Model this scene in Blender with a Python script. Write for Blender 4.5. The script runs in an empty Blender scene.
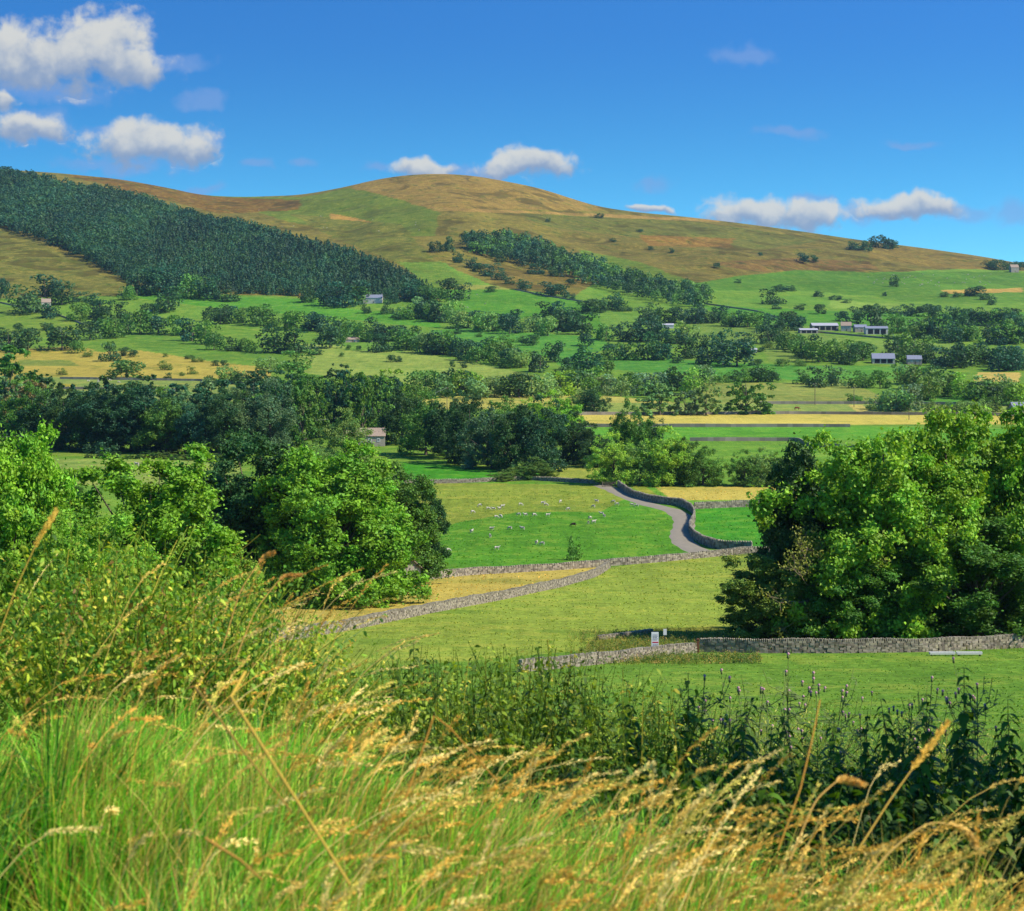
import bpy, math, random
import numpy as np
SC = bpy.context.scene
COL = SC.collection
R = math.radians
FPX = 1800.0; W0 = 1024.0; H0 = 911.0; HOR = 310.0     # focal length in pixels, frame, eye-level row

# ------------------------------------------------------------------ camera
cam_d = bpy.data.cameras.new('camera'); cam = bpy.data.objects.new('camera', cam_d); COL.objects.link(cam)
cam_d.sensor_width = 36.0; cam_d.sensor_fit = 'HORIZONTAL'; cam_d.lens = FPX / W0 * 36.0
cam_d.shift_y = -(H0 / 2 - HOR) / W0
cam.location = (0, 0, 0); cam.rotation_euler = (R(90), 0, 0)
cam_d.clip_start = 0.2; cam_d.clip_end = 40000
cam_d.dof.use_dof = True; cam_d.dof.focus_distance = 90.0; cam_d.dof.aperture_fstop = 9.0
SC.camera = cam

# ------------------------------------------------------------------ light
SUN_AZ = R(-16.0)     # a little behind due right
SUN_EL = R(46.0)
SX, SY, SZ = math.cos(SUN_EL) * math.cos(SUN_AZ), math.cos(SUN_EL) * math.sin(SUN_AZ), math.sin(SUN_EL)
sun_d = bpy.data.lights.new('sun', 'SUN'); sun_d.energy = 4.2; sun_d.angle = R(0.5); sun_d.color = (1.0, 0.93, 0.80)
sun = bpy.data.objects.new('sun', sun_d); COL.objects.link(sun)
from mathutils import Vector
sun.rotation_euler = Vector((SX, SY, SZ)).to_track_quat('Z', 'Y').to_euler()
SC.view_settings.view_transform = 'Standard'; SC.view_settings.look = 'None'
SC.view_settings.exposure = 0.80; SC.view_settings.gamma = 1.0; SC.view_settings.use_curve_mapping = False
SC.cycles.max_bounces = 5; SC.cycles.diffuse_bounces = 2; SC.cycles.glossy_bounces = 1
SC.cycles.transmission_bounces = 3; SC.cycles.transparent_max_bounces = 6; SC.cycles.volume_bounces = 0
SC.cycles.use_adaptive_sampling = True

wd = bpy.data.worlds.new('World'); SC.world = wd; wd.use_nodes = True
wd.cycles.sampling_method = 'MANUAL'; wd.cycles.sample_map_resolution = 256
wn = wd.node_tree; wn.nodes.clear()
SKY_STRENGTH = 0.12
def N(nt, typ, **kw):
    n = nt.nodes.new(typ)
    for k, v in kw.items(): setattr(n, k, v)
    return n
def val(nt, x, sock):
    if isinstance(x, (int, float)): sock.default_value = x
    elif isinstance(x, (tuple, list)): sock.default_value = x
    else: nt.links.new(x, sock)
def M(nt, op, a, b=0.0, c=0.0, clamp=False):
    n = N(nt, 'ShaderNodeMath', operation=op); n.use_clamp = clamp
    val(nt, a, n.inputs[0]); val(nt, b, n.inputs[1])
    if op in ('MULTIPLY_ADD', 'SMOOTH_MAX', 'SMOOTH_MIN'): val(nt, c, n.inputs[2])
    return n.outputs[0]
def MIX(nt, f, a, b, blend='MIX'):
    n = N(nt, 'ShaderNodeMix', data_type='RGBA', blend_type=blend)
    val(nt, f, n.inputs[0])
    for x, s in ((a, n.inputs[6]), (b, n.inputs[7])):
        val(nt, (*x, 1.0) if isinstance(x, (tuple, list)) and len(x) == 3 else x, s)
    return n.outputs[2]
def SMOOTH(nt, x, lo, hi):
    n = N(nt, 'ShaderNodeMapRange', interpolation_type='SMOOTHSTEP')
    val(nt, x, n.inputs[0]); n.inputs[1].default_value = lo; n.inputs[2].default_value = hi
    return n.outputs[0]
def NOISE(nt, vec, scale, detail=4, rough=.55, dist=0.0, out=0):
    n = N(nt, 'ShaderNodeTexNoise'); n.inputs['Scale'].default_value = scale
    n.inputs['Detail'].default_value = detail; n.inputs['Roughness'].default_value = rough
    n.inputs['Distortion'].default_value = dist; nt.links.new(vec, n.inputs['Vector'])
    return n.outputs[out]

def build_world():
    nt = wn
    tc = N(nt, 'ShaderNodeTexCoord').outputs['Generated']
    sep = N(nt, 'ShaderNodeSeparateXYZ'); nt.links.new(tc, sep.inputs[0])
    # the photograph's blue deepens fast with height: look up the sky higher than the true elevation
    zz = M(nt, 'MULTIPLY_ADD', sep.outputs[2], 4.6, 0.10)
    comb = N(nt, 'ShaderNodeCombineXYZ'); nt.links.new(sep.outputs[0], comb.inputs[0]); nt.links.new(sep.outputs[1], comb.inputs[1]); nt.links.new(zz, comb.inputs[2])
    nrm = N(nt, 'ShaderNodeVectorMath', operation='NORMALIZE'); nt.links.new(comb.outputs[0], nrm.inputs[0])
    sky = N(nt, 'ShaderNodeTexSky', sky_type='NISHITA'); sky.sun_disc = False
    sky.sun_elevation = SUN_EL; sky.sun_rotation = R(90) - SUN_AZ
    sky.altitude = 300; sky.air_density = 1.0; sky.dust_density = 0.35; sky.ozone_density = 4.0
    nt.links.new(nrm.outputs[0], sky.inputs[0])
    hs = N(nt, 'ShaderNodeHueSaturation'); hs.inputs['Saturation'].default_value = 1.22; hs.inputs['Value'].default_value = 1.0
    hs.inputs['Hue'].default_value = 0.5
    nt.links.new(sky.outputs[0], hs.inputs['Color'])
    elev = SMOOTH(nt, sep.outputs[2], .03, .17)
    skycol = MIX(nt, 1.0, hs.outputs[0], MIX(nt, elev, (.80, 1.46, 1.18), (.60, 1.06, 1.20)), 'MULTIPLY')
    # clouds by direction: tan(azimuth), tan(elevation) in thousandths
    den = M(nt, 'MAXIMUM', sep.outputs[1], 0.02)
    u = M(nt, 'MULTIPLY', M(nt, 'DIVIDE', sep.outputs[0], den), FPX)
    v = M(nt, 'MULTIPLY', M(nt, 'DIVIDE', sep.outputs[2], den), FPX)
    cv = N(nt, 'ShaderNodeCombineXYZ'); nt.links.new(u, cv.inputs[0]); nt.links.new(v, cv.inputs[1])
    P = cv.outputs[0]
    nz = NOISE(nt, P, 0.025, 3, .5, 0.2, out=1)
    sub = N(nt, 'ShaderNodeVectorMath', operation='SUBTRACT'); nt.links.new(nz, sub.inputs[0]); sub.inputs[1].default_value = (.5, .5, .5)
    sc_ = N(nt, 'ShaderNodeVectorMath', operation='SCALE'); nt.links.new(sub.outputs[0], sc_.inputs[0]); sc_.inputs['Scale'].default_value = 34
    add = N(nt, 'ShaderNodeVectorMath', operation='ADD'); nt.links.new(P, add.inputs[0]); nt.links.new(sc_.outputs[0], add.inputs[1])
    P2 = add.outputs[0]
    def group(blobs, PP):
        mx = None; ya = None; wa = None
        for (cx, cy, rx, ry) in blobs:
            cx, cy = cx - 512, HOR - cy
            mp = N(nt, 'ShaderNodeMapping'); nt.links.new(PP, mp.inputs[0])
            mp.inputs['Scale'].default_value = (1 / rx, 1 / ry, 0); mp.inputs['Location'].default_value = (-cx / rx, -cy / ry, 0)
            ln = N(nt, 'ShaderNodeVectorMath', operation='LENGTH'); nt.links.new(mp.outputs[0], ln.inputs[0])
            m = M(nt, 'SUBTRACT', 1.0, ln.outputs['Value'])
            s2 = N(nt, 'ShaderNodeSeparateXYZ'); nt.links.new(mp.outputs[0], s2.inputs[0])
            w = M(nt, 'MAXIMUM', m, 0.0)
            y = M(nt, 'MULTIPLY', w, s2.outputs[1])
            mx = m if mx is None else M(nt, 'MAXIMUM', mx, m)
            ya = y if ya is None else M(nt, 'ADD', ya, y)
            wa = w if wa is None else M(nt, 'ADD', wa, w)
        return mx, M(nt, 'DIVIDE', ya, M(nt, 'MAXIMUM', wa, 0.01))
    white = [(20, 62, 130, 38), (95, 44, 70, 42), (120, 66, 62, 22), (2, 40, 40, 26), (150, 142, 80, 28), (185, 148, 40, 16), (28, 128, 50, 18),
             (0, 106, 24, 14), (536, 163, 52, 17), (508, 168, 40, 12), (425, 168, 38, 12), (760, 211, 62, 18), (806, 216, 44, 22),
             (735, 212, 40, 14), (648, 211, 26, 6), (905, 206, 58, 17), (925, 201, 36, 15)]
    grey = [(40, 92, 100, 16), (175, 62, 50, 12), (205, 100, 40, 11), (105, 130, 36, 10), (205, 140, 28, 16), (40, 125, 50, 26), (745, 55, 40, 14), (790, 131, 44, 9),
            (655, 184, 24, 10), (905, 144, 34, 6), (812, 197, 28, 9), (965, 210, 60, 14), (872, 212, 60, 14), (470, 170, 60, 11), (255, 162, 26, 6), (300, 158, 18, 6), (200, 188, 34, 8), (376, 167, 14, 8), (1010, 212, 36, 16), (120, 166, 90, 12)]
    fine = NOISE(nt, P, 0.045, 6, .56, .2)
    mw, yw = group(white, P2)
    mg, _ = group(grey, P2)
    dw = SMOOTH(nt, M(nt, 'MULTIPLY_ADD', M(nt, 'SUBTRACT', fine, .5), 1.35, mw), -.04, .52)
    dg = M(nt, 'MULTIPLY', SMOOTH(nt, M(nt, 'MULTIPLY_ADD', M(nt, 'SUBTRACT', fine, .5), 1.3, mg), .0, .75), .50)
    k = 1.0 / SKY_STRENGTH
    lit = SMOOTH(nt, M(nt, 'MULTIPLY_ADD', M(nt, 'SUBTRACT', fine, .5), 1.3, yw), -.55, .45)
    cc = MIX(nt, lit, (.155 * k, .21 * k, .31 * k), (.41 * k, .41 * k, .385 * k))
    c1 = MIX(nt, dg, skycol, (.135 * k, .22 * k, .42 * k))
    c2 = MIX(nt, M(nt, 'MULTIPLY', dw, .93), c1, cc)
    bg = N(nt, 'ShaderNodeBackground'); nt.links.new(c2, bg.inputs[0]); bg.inputs[1].default_value = SKY_STRENGTH
    out = N(nt, 'ShaderNodeOutputWorld'); nt.links.new(bg.outputs[0], out.inputs[0])
build_world()

# ------------------------------------------------------------------ helpers
def lin(c):
    c = np.asarray(c, float) / 255.0
    return np.where(c <= .04045, c / 12.92, ((c + .055) / 1.055) ** 2.4)
def mesh_np(name, V, F, cols=None, mat=None, smooth=False, extra=None):
    """one mesh from numpy vertices and faces of one width (3 or 4)"""
    V = np.ascontiguousarray(V, dtype=np.float32); F = np.ascontiguousarray(F, dtype=np.int32)
    me = bpy.data.meshes.new(name); k = F.shape[1]
    me.vertices.add(len(V)); me.vertices.foreach_set('co', V.ravel())
    me.loops.add(F.size); me.loops.foreach_set('vertex_index', F.ravel())
    me.polygons.add(len(F)); me.polygons.foreach_set('loop_start', np.arange(0, F.size, k, dtype=np.int32))
    if smooth: me.polygons.foreach_set('use_smooth', np.ones(len(F), dtype=bool))
    else: me.polygons.foreach_set('use_smooth', np.zeros(len(F), dtype=bool))
    me.update(calc_edges=True)
    if cols is not None:
        a = me.attributes.new('tint', 'FLOAT_COLOR', 'POINT')
        c = np.ones((len(V), 4), dtype=np.float32); c[:, :3] = cols; a.data.foreach_set('color', c.ravel())
    for nm, arr in (extra or {}).items():
        a = me.attributes.new(nm, 'FLOAT', 'POINT'); a.data.foreach_set('value', np.ascontiguousarray(arr, dtype=np.float32))
    if mat: me.materials.append(mat)
    return me
def link(name, me, parent=None):
    o = bpy.data.objects.new(name, me); COL.objects.link(o)
    if parent: o.parent = parent
    return o
def tag(o, label=None, cat=None, group=None, kind=None):
    if label: o['label'] = label
    if cat: o['category'] = cat
    if group: o['group'] = group
    if kind: o['kind'] = kind
    return o
def empty(name, loc=(0, 0, 0), rz=0, sc=(1, 1, 1)):
    o = bpy.data.objects.new(name, None); COL.objects.link(o); o.location = loc; o.rotation_euler = (0, 0, rz); o.scale = sc
    o.empty_display_size = .2
    return o
def copy_tree(o, parent=None):
    c = o.copy(); COL.objects.link(c); c.parent = parent
    for ch in CH.get(o.name, []): copy_tree(ch, c)
    return c
CH = {}
class Acc:
    """collects geometry pieces of one face width into one mesh"""
    def __init__(s): s.V = []; s.F = []; s.C = []; s.n = 0
    def add(s, V, F, C=None):
        V = np.asarray(V, float); F = np.asarray(F, int)
        s.V.append(V); s.F.append(F + s.n); s.n += len(V)
        C = np.ones(3) if C is None else np.asarray(C, float)
        s.C.append(np.broadcast_to(C, (len(V), 3)))
    def box(s, c, h, rz=0.0, C=None, tilt=None):
        """centre, half sizes"""
        c = np.asarray(c, float); h = np.asarray(h, float)
        v = np.array([[x, y, z] for x in (-1, 1) for y in (-1, 1) for z in (-1, 1)], float) * h
        ca, sa = math.cos(rz), math.sin(rz)
        v = v @ np.array([[ca, sa, 0], [-sa, ca, 0], [0, 0, 1]]) + c
        s.add(v, [[0, 1, 3, 2], [4, 6, 7, 5], [0, 4, 5, 1], [2, 3, 7, 6], [0, 2, 6, 4], [1, 5, 7, 3]], C)
    def quad(s, pts, C=None): s.add(pts, [[0, 1, 2, 3]], C)
    def tube(s, pts, radii, m=6, C=None, cap=True):
        V, F = tubes(np.asarray(pts, float)[None], np.asarray(radii, float)[None], m)
        s.add(V, F, C)
    def me(s, name, mat, smooth=False):
        return mesh_np(name, np.concatenate(s.V), np.concatenate(s.F), np.concatenate(s.C), mat, smooth)
def tubes(paths, radii, m=3):
    """batch of tapered tubes: paths (n,k,3), radii (n,k)"""
    n, k, _ = paths.shape
    T = np.gradient(paths, axis=1); T /= np.linalg.norm(T, axis=2, keepdims=True) + 1e-9
    ref = np.where(np.abs(T[..., 2:3]) > .8, np.array([1., 0, 0]), np.array([0, 0, 1.]))
    A = np.cross(T, ref); A /= np.linalg.norm(A, axis=2, keepdims=True) + 1e-9
    # keep the frame steady along each path
    A0 = A[:, :1, :]; A = A0 - (A0 * T).sum(2, keepdims=True) * T; A /= np.linalg.norm(A, axis=2, keepdims=True) + 1e-9
    B = np.cross(T, A)
    th = np.arange(m) * 2 * math.pi / m
    ring = A[:, :, None, :] * np.cos(th)[None, None, :, None] + B[:, :, None, :] * np.sin(th)[None, None, :, None]
    V = paths[:, :, None, :] + ring * radii[:, :, None, None]
    idx = np.arange(n * k * m).reshape(n, k, m)
    a = idx[:, :-1, :]; b = np.roll(a, -1, axis=2); d = idx[:, 1:, :]; c = np.roll(d, -1, axis=2)
    F = np.stack([a, b, c, d], axis=-1).reshape(-1, 4)
    return V.reshape(-1, 3), F
def ribbons(paths, widths, side):
    """batch of flat tapered blades: paths (n,k,3), widths (n,k), side (n,3)"""
    n, k, _ = paths.shape
    off = side[:, None, :] * widths[:, :, None] * .5
    V = np.stack([paths - off, paths + off], axis=2)
    idx = np.arange(n * k * 2).reshape(n, k, 2)
    F = np.stack([idx[:, :-1, 0], idx[:, :-1, 1], idx[:, 1:, 1], idx[:, 1:, 0]], axis=-1).reshape(-1, 4)
    return V.reshape(-1, 3), F
def unit(v): return v / (np.linalg.norm(v, axis=-1, keepdims=True) + 1e-9)
def leaves(C, D, S, L, Wd, fold=0.0):
    """rhombic leaves at C pointing D with side S"""
    n = len(C); L = np.broadcast_to(L, (n,))[:, None]; Wd = np.broadcast_to(Wd, (n,))[:, None]
    Nn = np.cross(D, S)
    V = np.stack([C, C + D * L * .45 + S * Wd * .5 + Nn * L * fold, C + D * L, C + D * L * .45 - S * Wd * .5 + Nn * L * fold], axis=1)
    F = np.arange(n * 4).reshape(n, 4)
    return V.reshape(-1, 3), F

# ------------------------------------------------------------------ materials
def mat_new(name):
    m = bpy.data.materials.new(name); m.use_nodes = True; nt = m.node_tree; nt.nodes.clear()
    return m, nt
def finish(nt, shader, disp=None):
    o = N(nt, 'ShaderNodeOutputMaterial'); nt.links.new(shader, o.inputs[0])
def principled(nt, col, rough=.9, spec=.15, normal=None):
    p = N(nt, 'ShaderNodeBsdfPrincipled'); val(nt, col, p.inputs['Base Color']) if not isinstance(col, (tuple, list)) else val(nt, (*col[:3], 1), p.inputs['Base Color'])
    p.inputs['Roughness'].default_value = rough; p.inputs['Specular IOR Level'].default_value = spec
    if normal is not None: nt.links.new(normal, p.inputs['Normal'])
    return p.outputs[0]
def ATTR(nt, name, t='GEOMETRY'):
    a = N(nt, 'ShaderNodeAttribute', attribute_name=name); a.attribute_type = t; return a.outputs['Color']
def BUMP(nt, h, strength, dist):
    b = N(nt, 'ShaderNodeBump'); nt.links.new(h, b.inputs['Height']); b.inputs['Strength'].default_value = strength
    b.inputs['Distance'].default_value = dist; return b.outputs[0]
def leaf_material(name, transl=.35, use_obj=True, rough=.55, spec=.25, warm_c=(1.2, 1.15, .55)):
    """leaf colour = mesh tint x the plant's own colour"""
    m, nt = mat_new(name)
    c = ATTR(nt, 'tint')
    if use_obj:
        oi = N(nt, 'ShaderNodeObjectInfo'); c = MIX(nt, 1.0, c, oi.outputs['Color'], 'MULTIPLY')
    p = principled(nt, c, rough, spec)
    t = N(nt, 'ShaderNodeBsdfTranslucent')
    warm = MIX(nt, 1.0, c, warm_c, 'MULTIPLY'); nt.links.new(warm, t.inputs[0])
    mx = N(nt, 'ShaderNodeMixShader'); mx.inputs[0].default_value = transl
    nt.links.new(p, mx.inputs[1]); nt.links.new(t.outputs[0], mx.inputs[2])
    finish(nt, mx.outputs[0]); return m
def simple(name, col, rough=.85, spec=.2, noise=0.25, scale=3.0, bump=0.0, tint=False):
    m, nt = mat_new(name)
    tc = N(nt, 'ShaderNodeTexCoord').outputs['Object']
    n = NOISE(nt, tc, scale, 5, .6)
    f = M(nt, 'MULTIPLY_ADD', n, 2 * noise, 1 - noise)
    cc = N(nt, 'ShaderNodeCombineXYZ')
    for i in range(3): nt.links.new(f, cc.inputs[i])
    base = (*col, 1.0)
    c = MIX(nt, 1.0, base, cc.outputs[0], 'MULTIPLY')
    if tint: c = MIX(nt, 1.0, c, ATTR(nt, 'tint'), 'MULTIPLY')
    nm = BUMP(nt, n, .5, bump) if bump else None
    finish(nt, principled(nt, c, rough, spec, nm)); return m
MAT = {}
MAT['leaf'] = leaf_material('tree_leaves', .30)
MAT['herb'] = leaf_material('herb_leaves', .40)
MAT['bark'] = simple('bark', (.12, .095, .07), .95, .1, .35, 1.5, .05)
MAT['stone'] = simple('dry_stone', (.27, .235, .185), .95, .1, .3, 4.0, .02, tint=True)
MAT['stem'] = simple('plant_stem', (1, 1, 1), .7, .2, .15, 8, tint=True)
# ------------------------------------------------------------------ terrain height
_Yn = np.array([-80, -30, 0, 3, 5, 7, 10, 14, 25, 50, 100, 150.])
_Zn = np.array([4, .2, -1.65, -1.85, -2.05, -2.5, -3.3, -4.4, -7.2, -12.8, -23.2, -31.4])
_S = np.array([648, 600, 555, 500, 465, 440, 417, 395, 375, 350, 320.])
_YS = np.array([200, 290, 400, 530, 660, 800, 960, 1150, 1350, 1600, 1950.])
_RX = np.array([-700, -300, -80, 0, 60, 120, 170, 200, 240, 300, 340, 380, 410, 440, 470, 500, 540, 570, 600, 640, 680, 740, 800, 860, 920, 980, 1024, 1100, 1300, 1700.])
_RS = np.array([230, 190, 168, 169, 173, 179, 188, 195, 197, 195, 188, 178.5, 174.5, 173.5, 175, 180, 188, 198, 207, 212.5, 216, 223, 231, 240, 247.5, 256, 264, 275, 285, 300.])
Y_RIDGE = 3600.0
def smooth(t): t = np.clip(t, 0, 1); return t * t * (3 - 2 * t)
def ridge_row(px):
    a = np.zeros_like(px)
    for d in (-14, -7, 0, 7, 14): a = a + np.interp(px + d, _RX, _RS)
    return a / 5
_knY = np.concatenate([[-80, -30, 0, 3, 5, 7, 10, 14, 25, 50, 100, 150.], _YS])
_knZ = np.concatenate([_Zn, (HOR - _S) / FPX * _YS])
# smooth the profile: monotone cubic through the knots
def _pchip(x, y):
    h = np.diff(x); d = np.diff(y) / h; m = np.zeros_like(y); m[0] = d[0]; m[-1] = d[-1]
    for i in range(1, len(x) - 1):
        if d[i - 1] * d[i] > 0:
            w1 = 2 * h[i] + h[i - 1]; w2 = h[i] + 2 * h[i - 1]; m[i] = (w1 + w2) / (w1 / d[i - 1] + w2 / d[i])
    return m
_knM = _pchip(_knY, _knZ)
def hermite(x):
    x = np.clip(x, _knY[0], _knY[-1]); i = np.clip(np.searchsorted(_knY, x) - 1, 0, len(_knY) - 2)
    h = _knY[i + 1] - _knY[i]; t = (x - _knY[i]) / h
    return ((1 + 2 * t) * (1 - t) ** 2) * _knZ[i] + t * (1 - t) ** 2 * h * _knM[i] + t * t * (3 - 2 * t) * _knZ[i + 1] + t * t * (t - 1) * h * _knM[i + 1]
_rs = np.random.RandomState(7)
_W = [( _rs.uniform(0, 6.28), _rs.uniform(0, 6.28)) for _ in range(40)]
def waves(X, Y, lam, n, off):
    a = np.zeros(np.broadcast(X, Y).shape)
    for i in range(n):
        th, ph = _W[(i + off) % 40]; l = lam * (.7 + .6 * ((i * 37) % 10) / 10)
        a = a + np.sin((X * math.cos(th) + Y * math.sin(th)) * 2 * math.pi / l + ph + 1.3 * np.sin((X * math.sin(th) - Y * math.cos(th)) * 2 * math.pi / (l * 1.7) + ph * 2))
    return a / math.sqrt(n)
def height(X, Y):
    X = np.asarray(X, float); Y = np.asarray(Y, float); X, Y = np.broadcast_arrays(X, Y)
    Yc = np.maximum(Y, 1.0)
    px = 512 + FPX * X / np.maximum(Yc, 60.)
    z0 = hermite(Y)
    # hill: rows from 320 at 1950 m up to the ridge row
    t = np.clip((Y - 1950.) / (Y_RIDGE - 1950.), 0, 1)
    rr = ridge_row(px)
    steep = .62 + .0 * px
    prof = t ** .92 * (1 - .18 * t) / .82                # rounds off towards the crest
    srow = 320 + (rr - 320) * prof
    zh = (HOR - srow) / FPX * Yc
    z = np.where(Y > 1950, zh, z0)
    zr = (HOR - rr) / FPX * Y_RIDGE
    z = np.where(Y > Y_RIDGE, zr - (Y - Y_RIDGE) * .06 - ((Y - Y_RIDGE) / 100.) ** 1.5 * .6, z)
    z = np.maximum(z, -150)
    far = smooth((Y - 1900) / 900.) * (1 - smooth((Y - 3350) / 250.))
    z = z + far * (waves(X, Y, 420, 4, 0) * 4.6 + waves(X, Y, 130, 4, 9) * 1.8)
    z = z + smooth((Y - 700) / 500) * (1 - far) * (1 - smooth((Y - 3000) / 400)) * waves(X, Y, 330, 3, 5) * .8
    z = z + smooth((Y - 230) / 60) * (1 - smooth((Y - 700) / 300)) * waves(X, Y, 60, 3, 15) * .12
    # near bank: hump on the left, falling to the right
    hump = (1 - smooth((X + 1.6) / 2.6)) * smooth((Y - 2.5) / 3.) * (1 - smooth((Y - 7.6) / 6.))
    z = z + hump * .50
    z = z - smooth((X - 3.) / 12) * .4 * (1 - smooth((Y - 20) / 30))
    z = z + (1 - smooth((Y - 25) / 30)) * waves(X, Y, 2.2, 3, 20) * .035
    return z
def H1(x, y): return float(height(np.array([x]), np.array([y]))[0])
# ray table: nearest ground point seen at a picture row in a given column
_RY = np.concatenate([np.linspace(14, 200, 300), np.linspace(200, 800, 700)[1:], np.linspace(800, 3600, 1600)[1:]])
def at(px, py):
    k = (px - 512) / FPX
    Z = height(_RY * k, _RY); s = HOR - FPX * Z / _RY
    hit = np.nonzero(s <= py)[0]
    if len(hit) == 0: Y = _RY[np.argmin(s)]
    elif hit[0] == 0: Y = _RY[0]
    else:
        i = hit[0]; f = (s[i - 1] - py) / (s[i - 1] - s[i]); Y = _RY[i - 1] + f * (_RY[i] - _RY[i - 1])
    return (k * Y, Y, H1(k * Y, Y))
def line3(pts, step):
    """walk a picture polyline on the ground with an even stride in metres"""
    P = []
    for (a, b) in zip(pts[:-1], pts[1:]):
        n = max(2, int(math.hypot(b[0] - a[0], b[1] - a[1]) / 4) + 1)
        for i in range(n): P.append(at(a[0] + (b[0] - a[0]) * i / n, a[1] + (b[1] - a[1]) * i / n)[:2])
    P.append(at(*pts[-1])[:2]); P = np.array(P)
    # smooth
    for _ in range(2): P[1:-1] = .25 * P[:-2] + .5 * P[1:-1] + .25 * P[2:]
    d = np.concatenate([[0], np.cumsum(np.linalg.norm(np.diff(P, axis=0), axis=1))])
    n = max(2, int(d[-1] / step) + 1); t = np.linspace(0, d[-1], n)
    return np.stack([np.interp(t, d, P[:, 0]), np.interp(t, d, P[:, 1])], 1)

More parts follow.
